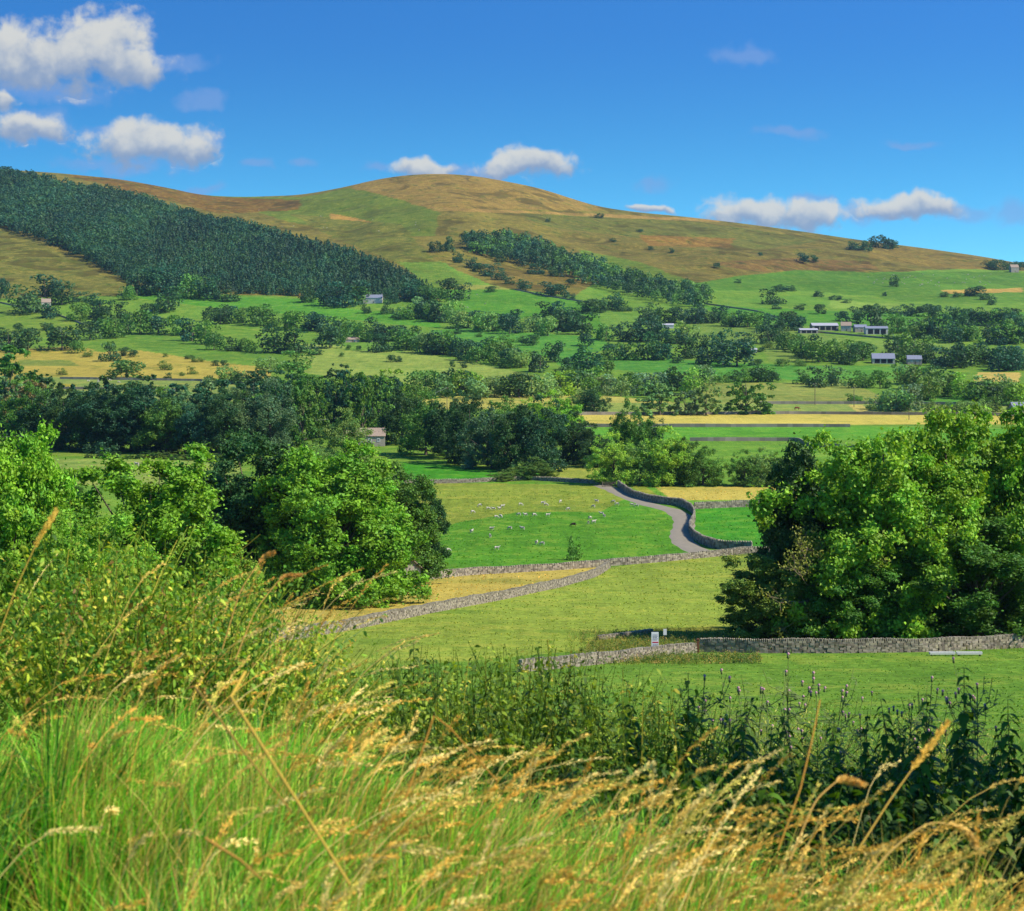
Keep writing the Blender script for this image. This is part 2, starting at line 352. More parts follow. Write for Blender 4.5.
# ------------------------------------------------------------------ fields: outlines on the ground and what grows there
# (outline, ground colour as it looks in sun, roughness 0 field .. 1 moor, dryness)
FIELDS = [
 # moor and hill
 ([(-90, 150), (1120, 150), (1120, 270), (1024, 271), (960, 269), (860, 273), (800, 270), (740, 276), (715, 282), (690, 284), (640, 262), (585, 250), (560, 262), (600, 280), (575, 296), (500, 288), (440, 262), (400, 262), (440, 300), (130, 292), (60, 256), (-90, 230)], (128, 120, 58), 1, .3),
 ([(560, 225), (640, 215), (760, 232), (860, 245), (960, 262), (940, 268), (800, 268), (690, 282), (620, 262), (560, 240)], (120, 112, 56), 1, .3),
 ([(345, 180), (440, 172), (520, 182), (600, 206), (600, 211), (430, 208), (360, 196)], (152, 128, 68), 1, .45),
 ([(430, 207), (720, 219), (720, 222), (430, 210)], (168, 138, 80), .6, .6),
 ([(520, 213), (700, 222), (820, 240), (760, 250), (640, 238), (540, 226)], (112, 116, 54), .9, .2),
 ([(640, 235), (735, 238), (730, 248), (650, 246)], (140, 108, 54), .9, .6),
 ([(700, 262), (800, 258), (870, 262), (880, 270), (760, 272)], (120, 96, 56), 1, .3),
 ([(860, 240), (1024, 262), (1024, 270), (930, 268), (870, 258)], (128, 112, 56), .9, .5),
 ([(205, 196), (300, 197), (350, 188), (380, 194), (440, 212), (436, 236), (380, 236), (290, 222)], (112, 132, 52), .5, .1),
 ([(290, 214), (400, 224), (436, 262), (470, 288), (440, 292), (395, 262), (330, 236)], (116, 122, 54), .9, .4),
 ([(330, 213), (375, 222), (330, 219)], (190, 150, 80), .6, .8),
 ([(60, 174), (140, 180), (215, 197), (300, 200), (300, 210), (220, 214), (150, 196)], (124, 96, 46), 1, .4),
 ([(400, 262), (440, 262), (478, 290), (470, 296), (430, 292)], (108, 144, 56), .3, .1),
 ([(-90, 225), (0, 226), (60, 252), (125, 285), (125, 296), (-90, 300)], (118, 120, 58), 1, .5),
 ([(470, 262), (560, 272), (600, 283), (560, 290), (500, 286)], (122, 108, 54), .9, .4),
 ([(580, 250), (640, 262), (700, 284), (690, 290), (600, 262)], (104, 132, 50), .5, .1),
 # high pastures
 ([(690, 284), (740, 276), (800, 270), (870, 272), (1024, 272), (1120, 271), (1120, 292), (1024, 291), (870, 296), (800, 290), (720, 290)], (88, 136, 50), .1, 0),
 ([(720, 296), (800, 296), (870, 300), (850, 306), (760, 306)], (104, 152, 58), .1, 0),
 ([(860, 292), (960, 284), (1120, 282), (1120, 304), (900, 302)], (96, 142, 54), .1, 0),
 ([(940, 290), (1024, 288), (1024, 292), (950, 294)], (190, 160, 90), .4, .8),
 ([(830, 300), (900, 304), (900, 312), (830, 308)], (136, 172, 78), 0, 0),
 ([(690, 305), (860, 312), (1120, 312), (1120, 326), (760, 326)], (86, 148, 52), 0, 0),
 ([(445, 286), (510, 290), (580, 302), (650, 322), (600, 332), (520, 318), (450, 315)], (88, 148, 50), 0, 0),
 ([(440, 284), (500, 286), (512, 290), (445, 289)], (150, 160, 80), .3, .2),
 ([(125, 286), (180, 294), (330, 300), (345, 308), (440, 318), (440, 328), (330, 318), (200, 306), (125, 296)], (92, 158, 54), 0, 0),
 ([(290, 293), (322, 291), (325, 297), (300, 298)], (186, 158, 84), .3, .8),
 # valley side, left
 ([(-90, 303), (0, 305), (60, 316), (85, 326), (80, 340), (-90, 328)], (116, 150, 60), .2, .2),
 ([(-90, 344), (0, 350), (75, 346), (100, 352), (140, 350), (200, 360), (270, 368), (270, 378), (200, 379), (-90, 379)], (182, 170, 84), .3, .9),
 ([(20, 360), (70, 360), (78, 366), (20, 366)], (130, 150, 74), .3, .5),
 ([(125, 335), (150, 331), (200, 342), (290, 352), (300, 366), (200, 358), (135, 347)], (100, 146, 56), .1, .1),
 ([(40, 377), (200, 379), (290, 388), (290, 402), (60, 400)], (134, 158, 86), .2, .4),
 ([(60, 384), (75, 384), (75, 389), (60, 389)], (170, 160, 60), 0, .6),
 ([(300, 344), (380, 346), (440, 356), (600, 388), (600, 398), (400, 386), (300, 372)], (146, 172, 86), .1, .25),
 ([(345, 338), (400, 340), (400, 352), (345, 350)], (110, 156, 64), 0, 0),
 ([(430, 330), (470, 328), (600, 338), (620, 348), (560, 358), (450, 344)], (88, 152, 62), 0, 0),
 ([(600, 308), (660, 322), (660, 328), (600, 330)], (112, 156, 66), 0, 0),
 ([(540, 350), (640, 358), (800, 366), (800, 380), (640, 372), (560, 366)], (84, 152, 62), 0, 0),
 ([(690, 322), (800, 330), (860, 340), (860, 350), (700, 342)], (116, 150, 70), .1, .1),
 ([(830, 338), (960, 344), (950, 352), (840, 350)], (124, 160, 74), .05, 0),
 ([(760, 345), (860, 350), (860, 362), (770, 362)], (122, 154, 72), .1, .1),
 ([(800, 366), (930, 366), (930, 378), (800, 380)], (96, 158, 66), 0, 0),
 ([(690, 383), (850, 383), (880, 395), (880, 403), (700, 403)], (142, 158, 84), .15, .5),
 ([(978, 372), (1020, 373), (1020, 382), (975, 381)], (212, 190, 112), 0, 1),
 ([(900, 394), (1060, 398), (1060, 404), (900, 402)], (96, 160, 66), 0, 0),
 ([(414, 393), (600, 395), (690, 404), (590, 407), (414, 410)], (186, 184, 100), .1, .9),
 ([(590, 403), (760, 403), (1120, 405), (1120, 413), (590, 413)], (146, 172, 92), .05, .4),
 ([(848, 405), (862, 405), (876, 413), (858, 413)], (206, 196, 116), 0, 1),
 # valley floor
 ([(555, 414), (1120, 413), (1120, 424), (560, 426)], (212, 200, 104), 0, 1),
 ([(555, 426), (850, 426), (1120, 430), (1120, 440), (560, 440)], (98, 166, 56), 0, 0),
 ([(560, 441), (850, 440), (1120, 445), (1120, 486), (560, 486)], (112, 162, 60), .05, .1),
 ([(20, 446), (240, 450), (240, 458), (20, 456)], (118, 150, 60), .2, .3),
 ([(-90, 457), (240, 461), (240, 486), (-90, 484)], (142, 168, 88), .05, .3),
 ([(-90, 487), (240, 487), (240, 530), (-90, 530)], (116, 160, 62), .05, .1),
 ([(560, 462), (600, 468), (600, 484), (548, 480)], (150, 166, 74), .1, .4),
 ([(400, 462), (540, 472), (540, 480), (410, 482)], (74, 156, 44), 0, 0),
 ([(630, 486), (665, 486), (690, 503), (660, 503)], (150, 160, 66), .1, .5),
 ([(655, 487), (800, 486), (800, 500), (672, 500)], (204, 190, 100), .1, 1),
 ([(655, 487), (672, 500), (690, 504), (688, 506), (668, 503), (646, 487)], (104, 160, 56), 0, .1),
 ([(672, 500), (800, 500), (800, 506), (690, 506)], (110, 168, 58), 0, 0),
 ([(690, 507), (800, 506), (800, 556), (735, 552), (700, 542), (690, 525)], (76, 158, 46), 0, 0),
 ([(400, 480), (600, 484), (640, 496), (680, 510), (684, 520), (682, 535), (705, 556), (610, 566), (400, 580)], (96, 160, 50), .05, .1),
 ([(405, 482), (600, 485), (630, 496), (600, 512), (520, 512), (460, 522), (420, 534), (405, 530)], (142, 164, 68), .2, .45),
 # hay meadow, mown field, near meadow
 ([(405, 578), (470, 573), (560, 569), (607, 567), (560, 585), (500, 599), (400, 616), (290, 640), (60, 650), (60, 590)], (202, 186, 100), .15, 1),
 ([(-90, 655), (240, 645), (300, 638), (430, 612), (500, 600), (595, 578), (607, 568), (650, 562), (760, 553), (800, 560), (800, 636), (590, 650), (450, 662), (-90, 720)], (150, 174, 74), .05, .35),
 ([(575, 655), (600, 634), (660, 628), (760, 626), (800, 634), (800, 648), (660, 648), (575, 660)], (136, 148, 62), .4, .5),
 ([(720, 634), (1120, 632), (1120, 646), (720, 646)], (122, 130, 50), .4, .4),
]
def in_poly(px, py, poly):
    c = np.zeros(px.shape, bool); n = len(poly)
    for i in range(n):
        x0, y0 = poly[i]; x1, y1 = poly[(i + 1) % n]
        if y0 == y1: continue
        m = (y0 > py) != (y1 > py)
        c ^= m & (px < (x1 - x0) * (py - y0) / (y1 - y0) + x0)
    return c

def build_ground():
    YO = 40.0
    uc = np.concatenate([np.linspace(-1.4, -.36, 30), np.linspace(-.345, .345, 860), np.linspace(.36, 1.4, 30)])
    Yr = [-34.0]
    while Yr[-1] < 9000:
        y = Yr[-1]
        if y < 14: st = .35 if y > 0 else 2.0
        elif y < 120: st = 1.2
        elif y < 3620: st = max(.55, min(y * y / (FPX * 55) * .75, 6.0)) if y < 2000 else 5.0
        else: st = 40 + (y - 3600) * .15
        Yr.append(y + st)
    Yr = np.array(Yr)
    X = uc[None, :] * (Yr[:, None] + YO); Y = np.broadcast_to(Yr[:, None], X.shape)
    Z = height(X, Y)
    px = 512 + FPX * X / np.maximum(Y, 1); py = HOR - FPX * Z / np.maximum(Y, 1)
    jx = waves(X, Y, 16 + 0 * X, 2, 3) * .6 + waves(X, Y, 130, 3, 11) * .8
    pxj = px + jx * smooth((Y - 600) / 900) * 1.6; pyj = py + waves(X, Y, 90, 3, 22) * .35 * smooth((Y - 900) / 900)
    col = np.empty(X.shape + (3,)); col[:] = lin((112, 156, 60)); rough = np.full(X.shape, .1); dry = np.full(X.shape, .15)
    vis = Y > 90
    for poly, c, r, d in FIELDS:
        xs = [p[0] for p in poly]; ys = [p[1] for p in poly]
        m = vis & (pxj >= min(xs)) & (pxj <= max(xs)) & (pyj >= min(ys)) & (pyj <= max(ys))
        idx = np.nonzero(m); ins = in_poly(pxj[idx], pyj[idx], poly)
        ii = (idx[0][ins], idx[1][ins]); col[ii] = lin(c); rough[ii] = r; dry[ii] = d
    beyond = Y > Y_RIDGE; col[beyond] = lin((150, 120, 62)); rough[beyond] = 1
    near = Y < 90; rough[near] = .2
    f_ = smooth((Y - 18) / 30.)[..., None]; col = np.where(near[..., None], col * f_ + lin((78, 90, 40)) * (1 - f_), col)
    nr, nc = X.shape; idx = np.arange(nr * nc).reshape(nr, nc)
    F = np.stack([idx[:-1, :-1], idx[:-1, 1:], idx[1:, 1:], idx[1:, :-1]], -1).reshape(-1, 4)
    V = np.stack([X, Y, Z], -1).reshape(-1, 3)
    m, nt = mat_new('pasture_ground')
    tc = N(nt, 'ShaderNodeTexCoord').outputs['Object']
    c = ATTR(nt, 'tint'); ro = N(nt, 'ShaderNodeAttribute', attribute_name='rough').outputs['Fac']; dr = N(nt, 'ShaderNodeAttribute', attribute_name='dry').outputs['Fac']
    n1 = NOISE(nt, tc, .012, 5, .6); n2 = NOISE(nt, tc, .09, 6, .65); n3 = NOISE(nt, tc, .55, 5, .7)
    # field variation
    f = M(nt, 'ADD', M(nt, 'MULTIPLY', M(nt, 'SUBTRACT', n1, .5), .7), M(nt, 'MULTIPLY', M(nt, 'SUBTRACT', n2, .5), .8))
    f = M(nt, 'ADD', f, M(nt, 'MULTIPLY', M(nt, 'SUBTRACT', n3, .5), 1.15))
    mp = N(nt, 'ShaderNodeMapping'); nt.links.new(tc, mp.inputs[0]); mp.inputs['Rotation'].default_value = (0, 0, .5); mp.inputs['Scale'].default_value = (.5, .02, .1)
    ns = NOISE(nt, mp.outputs[0], 1.0, 3, .6)
    f = M(nt, 'ADD', f, M(nt, 'MULTIPLY', M(nt, 'SUBTRACT', ns, .5), .5))
    nf = NOISE(nt, tc, 1.6, 3, .7); f = M(nt, 'ADD', f, M(nt, 'MULTIPLY', M(nt, 'SUBTRACT', nf, .5), 1.3))
    g = M(nt, 'ADD', f, 1.0)
    cc = N(nt, 'ShaderNodeCombineXYZ')
    for i in range(3): nt.links.new(g, cc.inputs[i])
    col1 = MIX(nt, 1.0, c, cc.outputs[0], 'MULTIPLY')
    # dry straw tufts where the grass is dry, lusher elsewhere
    dm = M(nt, 'MULTIPLY', SMOOTH(nt, M(nt, 'ADD', n2, M(nt, 'MULTIPLY', M(nt, 'SUBTRACT', n3, .5), .6)), .5, .62), M(nt, 'MULTIPLY_ADD', dr, .35, .12))
    col2 = MIX(nt, dm, col1, tuple(lin((204, 182, 92))))
    gm = M(nt, 'MULTIPLY', SMOOTH(nt, NOISE(nt, tc, .05, 4, .6), .53, .66), .32)
    col2 = MIX(nt, gm, col2, tuple(lin((62, 128, 40))))
    # moor: dark heather and bracken patches, thin paths
    pm = SMOOTH(nt, NOISE(nt, tc, .011, 6, .7, .8), .51, .60)
    col3 = MIX(nt, M(nt, 'MULTIPLY', M(nt, 'MULTIPLY', pm, ro), .62), col2, tuple(lin((76, 70, 34))))
    pm2 = SMOOTH(nt, NOISE(nt, tc, .022, 5, .7, .4), .56, .66)
    col3 = MIX(nt, M(nt, 'MULTIPLY', M(nt, 'MULTIPLY', pm2, ro), .5), col3, tuple(lin((100, 114, 46))))
    pm3 = SMOOTH(nt, NOISE(nt, tc, .05, 4, .75), .60, .66)
    col3 = MIX(nt, M(nt, 'MULTIPLY', M(nt, 'MULTIPLY', pm3, ro), .75), col3, tuple(lin((48, 50, 30))))
    k = MIX(nt, 1.0, col3, (.66, .62, .48), 'MULTIPLY')
    nb = NOISE(nt, tc, 1.4, 4, .7)
    h = M(nt, 'ADD', M(nt, 'MULTIPLY', nb, .6), M(nt, 'MULTIPLY', n3, 1.0))
    h = M(nt, 'ADD', h, M(nt, 'MULTIPLY', n2, 3.0))
    nm = BUMP(nt, h, .8, .42)
    finish(nt, principled(nt, k, 1.0, .05, nm))
    me = mesh_np('ground', V, F, col.reshape(-1, 3), m, True, {'rough': rough.ravel(), 'dry': dry.ravel()})
    o = link('ground', me); tag(o, 'rolling green valley fields rising to a brown moorland hill', 'ground', kind='structure')
build_ground()
def field_color(X, Y):
    Z = height(X, Y); px = 512 + FPX * X / Y; py = HOR - FPX * Z / Y; col = np.empty((len(X), 3)); col[:] = lin((112, 156, 60))
    for poly, c, r, d in FIELDS:
        col[in_poly(px, py, poly)] = lin(c)
    return col

def haze():
    m, nt = mat_new('valley_air'); v = N(nt, 'ShaderNodeVolumePrincipled'); v.inputs['Color'].default_value = (.50, .74, 1.0, 1); v.inputs['Density'].default_value = .000026; v.inputs['Anisotropy'].default_value = .3
    o_ = N(nt, 'ShaderNodeOutputMaterial'); nt.links.new(v.outputs[0], o_.inputs['Volume'])
    A = Acc(); z0, z1 = -190.0, 330.0; A.box((0, 4300, (z0 + z1) / 2), (14000, 5200, (z1 - z0) / 2))
    o = link('haze', A.me('haze', m)); tag(o, 'thin blue summer haze filling the valley air', 'haze', kind='stuff')
haze()
# ------------------------------------------------------------------ trees
CACHE = {}
def tree_mesh(seed, n_clump, n_leaf, leaf, clump_r=.30, low=.12, lump=.22, conif=False, sub=0, H=20.0, W=16.0, flat=1.0):
    """crown (leaf faces in clumps through its volume) and trunk with limbs, both standing on the origin"""
    r = np.random.RandomState(seed)
    rx = W / 2; zc = H * (low + 1) / 2; rz = H * (1 - low) / 2
    ph = r.uniform(0, 6.28, 6)
    cen = []; rad = []
    tries = 0
    while len(cen) < n_clump:
        if conif:
            h = low + (1 - low) * (r.uniform() ** 1.25); a = r.uniform(0, 6.28)
            rr = (1 - h) / (1 - low) * rx * r.uniform(.45, 1.0) * (1 + .15 * math.sin(3 * a + ph[0] + 9 * h))
            c = np.array([math.cos(a) * rr, math.sin(a) * rr, h * H - rr * .18]); cr = rx * clump_r * r.uniform(.7, 1.1) * (1.25 - .8 * h)
        else:
            d = unit(r.normal(size=3)); a = math.atan2(d[1], d[0])
            l = 1 + lump * (math.sin(2 * a + ph[0] + 2.5 * d[2]) * .6 + math.sin(3 * a + ph[1] - 3 * d[2]) * .5 + math.sin(5 * d[2] + ph[2]) * .3)
            f = (r.uniform() ** .45) * .86
            c = d * np.array([rx, rx, rz * flat]) * f * l
            if c[2] < 0: c[:2] *= 1 / max(.3, math.sqrt(1 - d[2] ** 2)) ** .75 * (1 - .12 * (-c[2] / rz))
            c[2] += zc; cr = rx * clump_r * r.uniform(.65, 1.25)
            if len(cen) % 6 == 0:            # low skirt of branches
                rr = rx * r.uniform(.5, .88) * (1 + .5 * lump * math.sin(2 * a + ph[0])); c = np.array([math.cos(a) * rr, math.sin(a) * rr, r.uniform(cr * .4, H * .28)])
            if c[2] - cr * .6 < H * low * .6: c[2] = H * low * .6 + cr * .6
        cen.append(c); rad.append(cr)
    cen = np.array(cen); rad = np.array(rad)
    big_c, big_r = cen, rad
    if sub:                                   # twigs: small tufts over each bough
        kk = np.repeat(np.arange(n_clump), sub); dd = unit(r.normal(size=(len(kk), 3)) + unit(cen[kk] - np.array([0, 0, zc])) * .7 + np.array([0, 0, .2]))
        cen = cen[kk] + dd * (rad[kk] * r.uniform(.55, 1.15, len(kk)))[:, None] * np.array([1, 1, .85]); rad = rad[kk] * r.uniform(.22, .42, len(kk))
    w = rad ** 2; k = r.choice(len(cen), n_leaf, p=w / w.sum())
    d = unit(r.normal(size=(n_leaf, 3)) + np.array([0, 0, .25]))
    # favour leaves that face out of the crown
    out = unit(cen[k] - np.array([0, 0, zc]))
    d = unit(d + out * .45)
    rr = rad[k] * (.55 + .5 * r.uniform(size=n_leaf) ** .6) * (1 + .18 * np.sin(7 * d[:, 0] + k) * np.sin(6 * d[:, 2] + k * 2))
    P = cen[k] + d * rr[:, None] * np.array([1, 1, .78 if not conif else .42])
    P = P + r.normal(size=(n_leaf, 3)) * leaf * (r.uniform(size=(n_leaf, 1)) < .4) * (1.0 if sub > 5 else .25)
    nrm = unit(d + r.normal(size=(n_leaf, 3)) * .9 + np.array([0, 0, .35]))
    D = unit(np.cross(nrm, r.normal(size=(n_leaf, 3)))); D[:, 2] -= .15 if not conif else .35; D = unit(D)
    S = unit(np.cross(nrm, D))
    L = leaf * r.uniform(.7, 1.35, n_leaf)
    V, F = leaves(P - D * L[:, None] * .5, D, S, L, L * r.uniform(.55, .8, n_leaf), .06)
    ctint = r.uniform(.72, 1.25, len(cen))[k]; lt = r.uniform(.75, 1.25, n_leaf)
    warm = r.uniform(-.12, .18, len(cen))[k] + r.normal(size=n_leaf) * .06
    C = np.stack([ctint * lt * (1 + warm), ctint * lt, ctint * lt * (1 - warm)], 1)
    crown = mesh_np('crown', V, F, np.repeat(C, 4, axis=0), MAT['leaf'])
    if n_leaf < 1000: CACHE[crown.name] = (V, F, np.repeat(C, 4, axis=0))
    # trunk and limbs
    A = Acc(); tr = H * .022 * (1.0 if not conif else .8)
    bend = r.normal(size=2) * .03 * H
    top = H * (.8 if not conif else .97)
    zs = np.linspace(0, top, 8); t = zs / top
    path = np.stack([bend[0] * t ** 2, bend[1] * t ** 2, zs - .3 * (t == 0)], 1)
    A.tube(path, tr * (1 - .85 * t) * (1 + .5 * (t == 0)), 7)
    cen = big_c
    if not conif:
        nl = min(60, n_clump // 2) if sub == 9 else min(20, max(5, n_clump // 4)); pick = r.choice(n_clump, nl, replace=False)
        for j in pick:
            e = cen[j]; s0 = max(.12, min(.7, e[2] / H * .55)); p0 = np.array([np.interp(s0 * top, zs, path[:, 0]), np.interp(s0 * top, zs, path[:, 1]), s0 * top])
            mid = p0 * .5 + e * .5 + np.array([0, 0, -.04 * H]) + r.normal(size=3) * .015 * H
            q = np.array([(1 - u) ** 2 * p0 + 2 * u * (1 - u) * mid + u * u * e for u in np.linspace(0, 1, 6)])
            A.tube(q, np.linspace(tr * .42, tr * .08, 6), 5)
    trunk = A.me('trunk', MAT['bark'], True)
    return crown, trunk
TM = {}
TM['far'] = [tree_mesh(100 + i, 20, 800, 1.9, .44, .0, .3, H=20, W=20) for i in range(7)]
TM['mid'] = [tree_mesh(200 + i, 40, 5000, .95, .33, .0, .28, H=20, W=18, sub=3) for i in range(6)]
TM['near'] = [tree_mesh(300 + i, 66, 21000, .50, .26, -.01, .26, H=20, W=17, sub=7) for i in range(4)]
TM['con'] = [tree_mesh(400 + i, 46, 2600, .95, .30, .06, conif=True, H=20, W=9) for i in range(4)]
# colours as they look on the leaf (multiplied into the leaf tint)
GREEN = {'leaf green': (76, 118, 32), 'dark green': (44, 72, 34), 'mid green': (68, 102, 36), 'bright green': (92, 126, 30), 'yellow green': (104, 138, 42), 'pale green': (90, 120, 60),
         'blue green': (38, 72, 46), 'olive': (78, 102, 40), 'grey green': (78, 104, 66), 'rusty': (92, 84, 50)}
_tr = np.random.RandomState(11)
QUEUE = []
def tree(*a, **k):
    QUEUE.append((a, k))
def flush_trees():
    def is_tree(q): return (q[1].get('name') or (q[0][9] if len(q[0]) > 9 else None) or (q[0][7] if len(q[0]) > 7 else q[1].get('kind', 'broadleaf_tree'))) == 'broadleaf_tree'
    idx = [i for i, q in enumerate(QUEUE) if is_tree(q)]
    idx.sort(key=lambda i: -QUEUE[i][0][2] * QUEUE[i][0][3] * (3 if QUEUE[i][1].get('lod') == 'big' else 1))
    rest = set(idx[297:]); Vs = []; Fs = []; Cs = []; off = 0
    for i, (a, k) in enumerate(QUEUE):
        if i not in rest: make_tree(*a, **k); continue
        px, py, hpx, wpx, tone = a[:5]; x, y, z = at(px, py)
        cm, tm = TM['far'][_tr.randint(7)]; V, F, C = CACHE[cm.name]
        th = _tr.uniform(0, 6.28); sw, sh = wpx * GROW * y / FPX / 20., hpx * 1.1 * y / FPX / 20.
        X = np.stack([(V[:, 0] * math.cos(th) - V[:, 1] * math.sin(th)) * sw, (V[:, 0] * math.sin(th) + V[:, 1] * math.cos(th)) * sw, V[:, 2] * sh], 1) + (x, y, z)
        Vs.append(X); Fs.append(F + off); off += len(X); Cs.append(C * lin(GREEN[tone]) * _tr.uniform(.82, 1.2) * 1.75)
    if Vs:
        o = link('distant_small_trees', mesh_np('distant_small_trees', np.concatenate(Vs), np.concatenate(Fs), np.concatenate(Cs), MAT['leaf']))
        tag(o, 'smallest distant hedgerow trees scattered across the far valley fields', 'trees', kind='stuff')
GROW = 1.22
def make_tree(px, py, hpx, wpx, tone, label, group, kind='broadleaf_tree', lod=None, name=None, cat='tree', variant=None, rz=None, sink=0.0):
    if lod == 'big': hpx = hpx * 1.08
    if lod != 'big' and kind != 'conifer': hpx = hpx * 1.1; wpx = wpx * GROW
    x, y, z = at(px, py)
    H = hpx * y / FPX; W = wpx * y / FPX
    if lod is None: lod = 'con' if kind == 'conifer' else ('far' if y > 1000 else ('mid' if y > 560 else 'near'))
    ms = TM[lod]; c, t = ms[_tr.randint(len(ms)) if variant is None else variant]
    base = {'con': 9., 'mid': 18., 'near': 17., 'far': 20.}.get(lod, 16.)
    o = empty(name or kind, (x, y, z - sink * H), _tr.uniform(0, 6.28) if rz is None else rz, (W / base, W / base, H / 20.))
    tag(o, label, cat, group)
    cr = link('crown', c, o); tk = link('trunk', t, o)
    g = lin(GREEN[tone]) * _tr.uniform(.82, 1.2) * (1.75 if lod == 'big' else 1.75); g = g * np.array([_tr.uniform(.88, 1.15), 1, _tr.uniform(.8, 1.2)])
    cr.color = (*g, 1)
    return o
ORD = ['first', 'second', 'third', 'fourth', 'fifth', 'sixth', 'seventh', 'eighth', 'ninth', 'tenth', 'eleventh', 'twelfth', 'thirteenth', 'fourteenth',
       'fifteenth', 'sixteenth', 'seventeenth', 'eighteenth', 'nineteenth', 'twentieth']
def row(place, pts, n, h, w, tones, group, kind='broadleaf_tree', jit=1.5, word='tree', cat='tree', lod=None, name=None):
    """n plants set along a picture polyline from left to right"""
    P = np.array(pts, float); d = np.concatenate([[0], np.cumsum(np.hypot(*np.diff(P, axis=0).T))])
    ts = (np.arange(n) + .5 + _tr.uniform(-.33, .33, n)) / n * d[-1]
    xs = np.interp(ts, d, P[:, 0]); ys = np.interp(ts, d, P[:, 1]) + _tr.uniform(-jit, jit, n)
    o_ = np.argsort(xs)
    for i, j in enumerate(o_):
        tone = tones[_tr.randint(len(tones))]; hh = _tr.uniform(*h); ww = hh * _tr.uniform(*w)
        tree(xs[j], ys[j], hh, ww, tone, f"{tone} {word}, {ORD[i]} from the left {place}", group, kind, lod, name, cat)
def each(place, items, group, tones, kind='broadleaf_tree', word='tree', cat='tree', name=None, lod=None):
    items = sorted(items)
    for i, it in enumerate(items):
        px, py, h, w = it[:4]; tone = it[4] if len(it) > 4 else tones[_tr.randint(len(tones))]
        tree(px, py, h, w, tone, f"{tone} {word}, {ORD[i]} from the left {place}", group, kind, lod, name, cat)
D_, M_, B_, Y_, P_, U_, O_, G_ = 'dark green', 'mid green', 'bright green', 'yellow green', 'pale green', 'blue green', 'olive', 'grey green'
# --- upper left of the valley, below the plantation
each('among those around the stone cottage', [(4, 300, 24, 10), (26, 313, 24, 30), (45, 297, 22, 26), (62, 305, 20, 20), (52, 318, 14, 18), (80, 321, 18, 20), (92, 305, 12, 14), (100, 318, 20, 20), (78, 302, 10, 12)], 'trees around the stone cottage on the left', [D_, U_, M_])
each('in the grove below the dark plantation', [(120, 318, 16, 16), (128, 300, 12, 14), (90, 340, 21, 20), (103, 322, 16, 16), (115, 338, 22, 26), (128, 330, 16, 18), (140, 334, 26, 24), (158, 334, 20, 20), (176, 335, 20, 22), (192, 341, 22, 24), (205, 344, 22, 22), (214, 350, 18, 18), (150, 316, 14, 16), (168, 312, 22, 26)], 'grove below the plantation', [D_, M_, U_, P_])
row('beneath the lower edge of the plantation', [(130, 294), (180, 296), (215, 300)], 7, (20, 27), (.85, 1.1), [D_, U_, M_], 'trees beneath the lower edge of the plantation')
each('beside the left sloping pasture', [(8, 350, 22, 26), (28, 352, 24, 26), (62, 350, 26, 30), (76, 353, 14, 14), (48, 330, 8, 12), (18, 332, 10, 10)], 'trees beside the left sloping pasture', [D_, M_])
each('standing in the dry straw pasture', [(110, 361, 18, 16), (127, 378, 20, 31, M_)], 'lone trees in the straw pasture', [D_])
row('in the band across the upper valley fields', [(205, 320), (260, 322), (310, 334), (370, 340), (400, 344)], 18, (14, 20), (.9, 1.3), [D_, U_, M_], 'upper valley band of trees', jit=4)
each('in the clump beside the pale pasture', [(232, 351, 13, 13), (243, 351, 13, 13), (253, 352, 12, 13), (274, 353, 24, 28), (294, 353, 24, 28), (330, 348, 24, 24), (342, 344, 16, 16), (270, 372, 16, 22, P_), (297, 369, 18, 26), (378, 352, 18, 18), (388, 350, 14, 14)], 'clump beside the pale pasture', [D_, M_])
row('along the foot of the plantation field', [(215, 300), (240, 302)], 2, (10, 12), (1, 1.4), [D_], 'trees under the plantation field')
each('around the white farmhouse under the wood', [(312, 302, 14, 18), (330, 305, 18, 20), (345, 306, 24, 30), (358, 304, 20, 22), (366, 313, 8, 10), (387, 314, 14, 10), (398, 318, 8, 10), (410, 300, 20, 24), (425, 302, 18, 20), (437, 302, 16, 18), (392, 303, 12, 14)], 'trees around the white farmhouse', [D_, U_, M_])
# --- middle
row('in the thick band under the central pasture', [(400, 316), (430, 318), (470, 330), (530, 331), (590, 336)], 20, (15, 22), (.9, 1.25), [D_, M_, U_, P_], 'thick band under the central pasture', jit=4)
each('standing in the central hillside pasture', [(448, 298, 20, 20), (460, 300, 16, 16), (492, 292, 6, 10), (525, 290, 10, 14), (545, 296, 14, 18), (560, 297, 13, 16), (572, 300, 6, 6), (590, 313, 14, 22), (600, 312, 14, 14), (612, 310, 16, 18), (624, 311, 10, 12), (546, 318, 16, 16), (562, 320, 16, 22)], 'trees in the central hillside pasture', [D_, U_])
row('in the band slanting through the middle fields', [(405, 348), (440, 354), (480, 360), (525, 366)], 14, (16, 23), (.9, 1.2), [D_, M_, U_, P_], 'slanting band through the middle fields', jit=3)
each('by the bright green middle field', [(540, 372, 20, 20), (553, 362, 22, 18), (568, 370, 14, 16), (588, 375, 26, 28), (600, 372, 20, 20), (508, 368, 12, 16), (530, 345, 10, 14), (505, 342, 8, 14), (490, 342, 6, 8), (520, 342, 6, 8), (585, 346, 14, 14)], 'trees by the bright middle field', [D_, M_, U_])
row('in the row above the straw coloured strip', [(404, 394), (450, 395), (520, 396), (560, 397), (596, 397)], 14, (20, 28), (.95, 1.2), [M_, M_, D_, B_, P_], 'row above the straw coloured strip', jit=3)
row('below the big hillside wood', [(640, 321), (700, 323), (740, 326), (800, 332)], 19, (13, 18), (.8, 1.1), [D_, M_, G_, U_], 'row below the big hillside wood', jit=2)
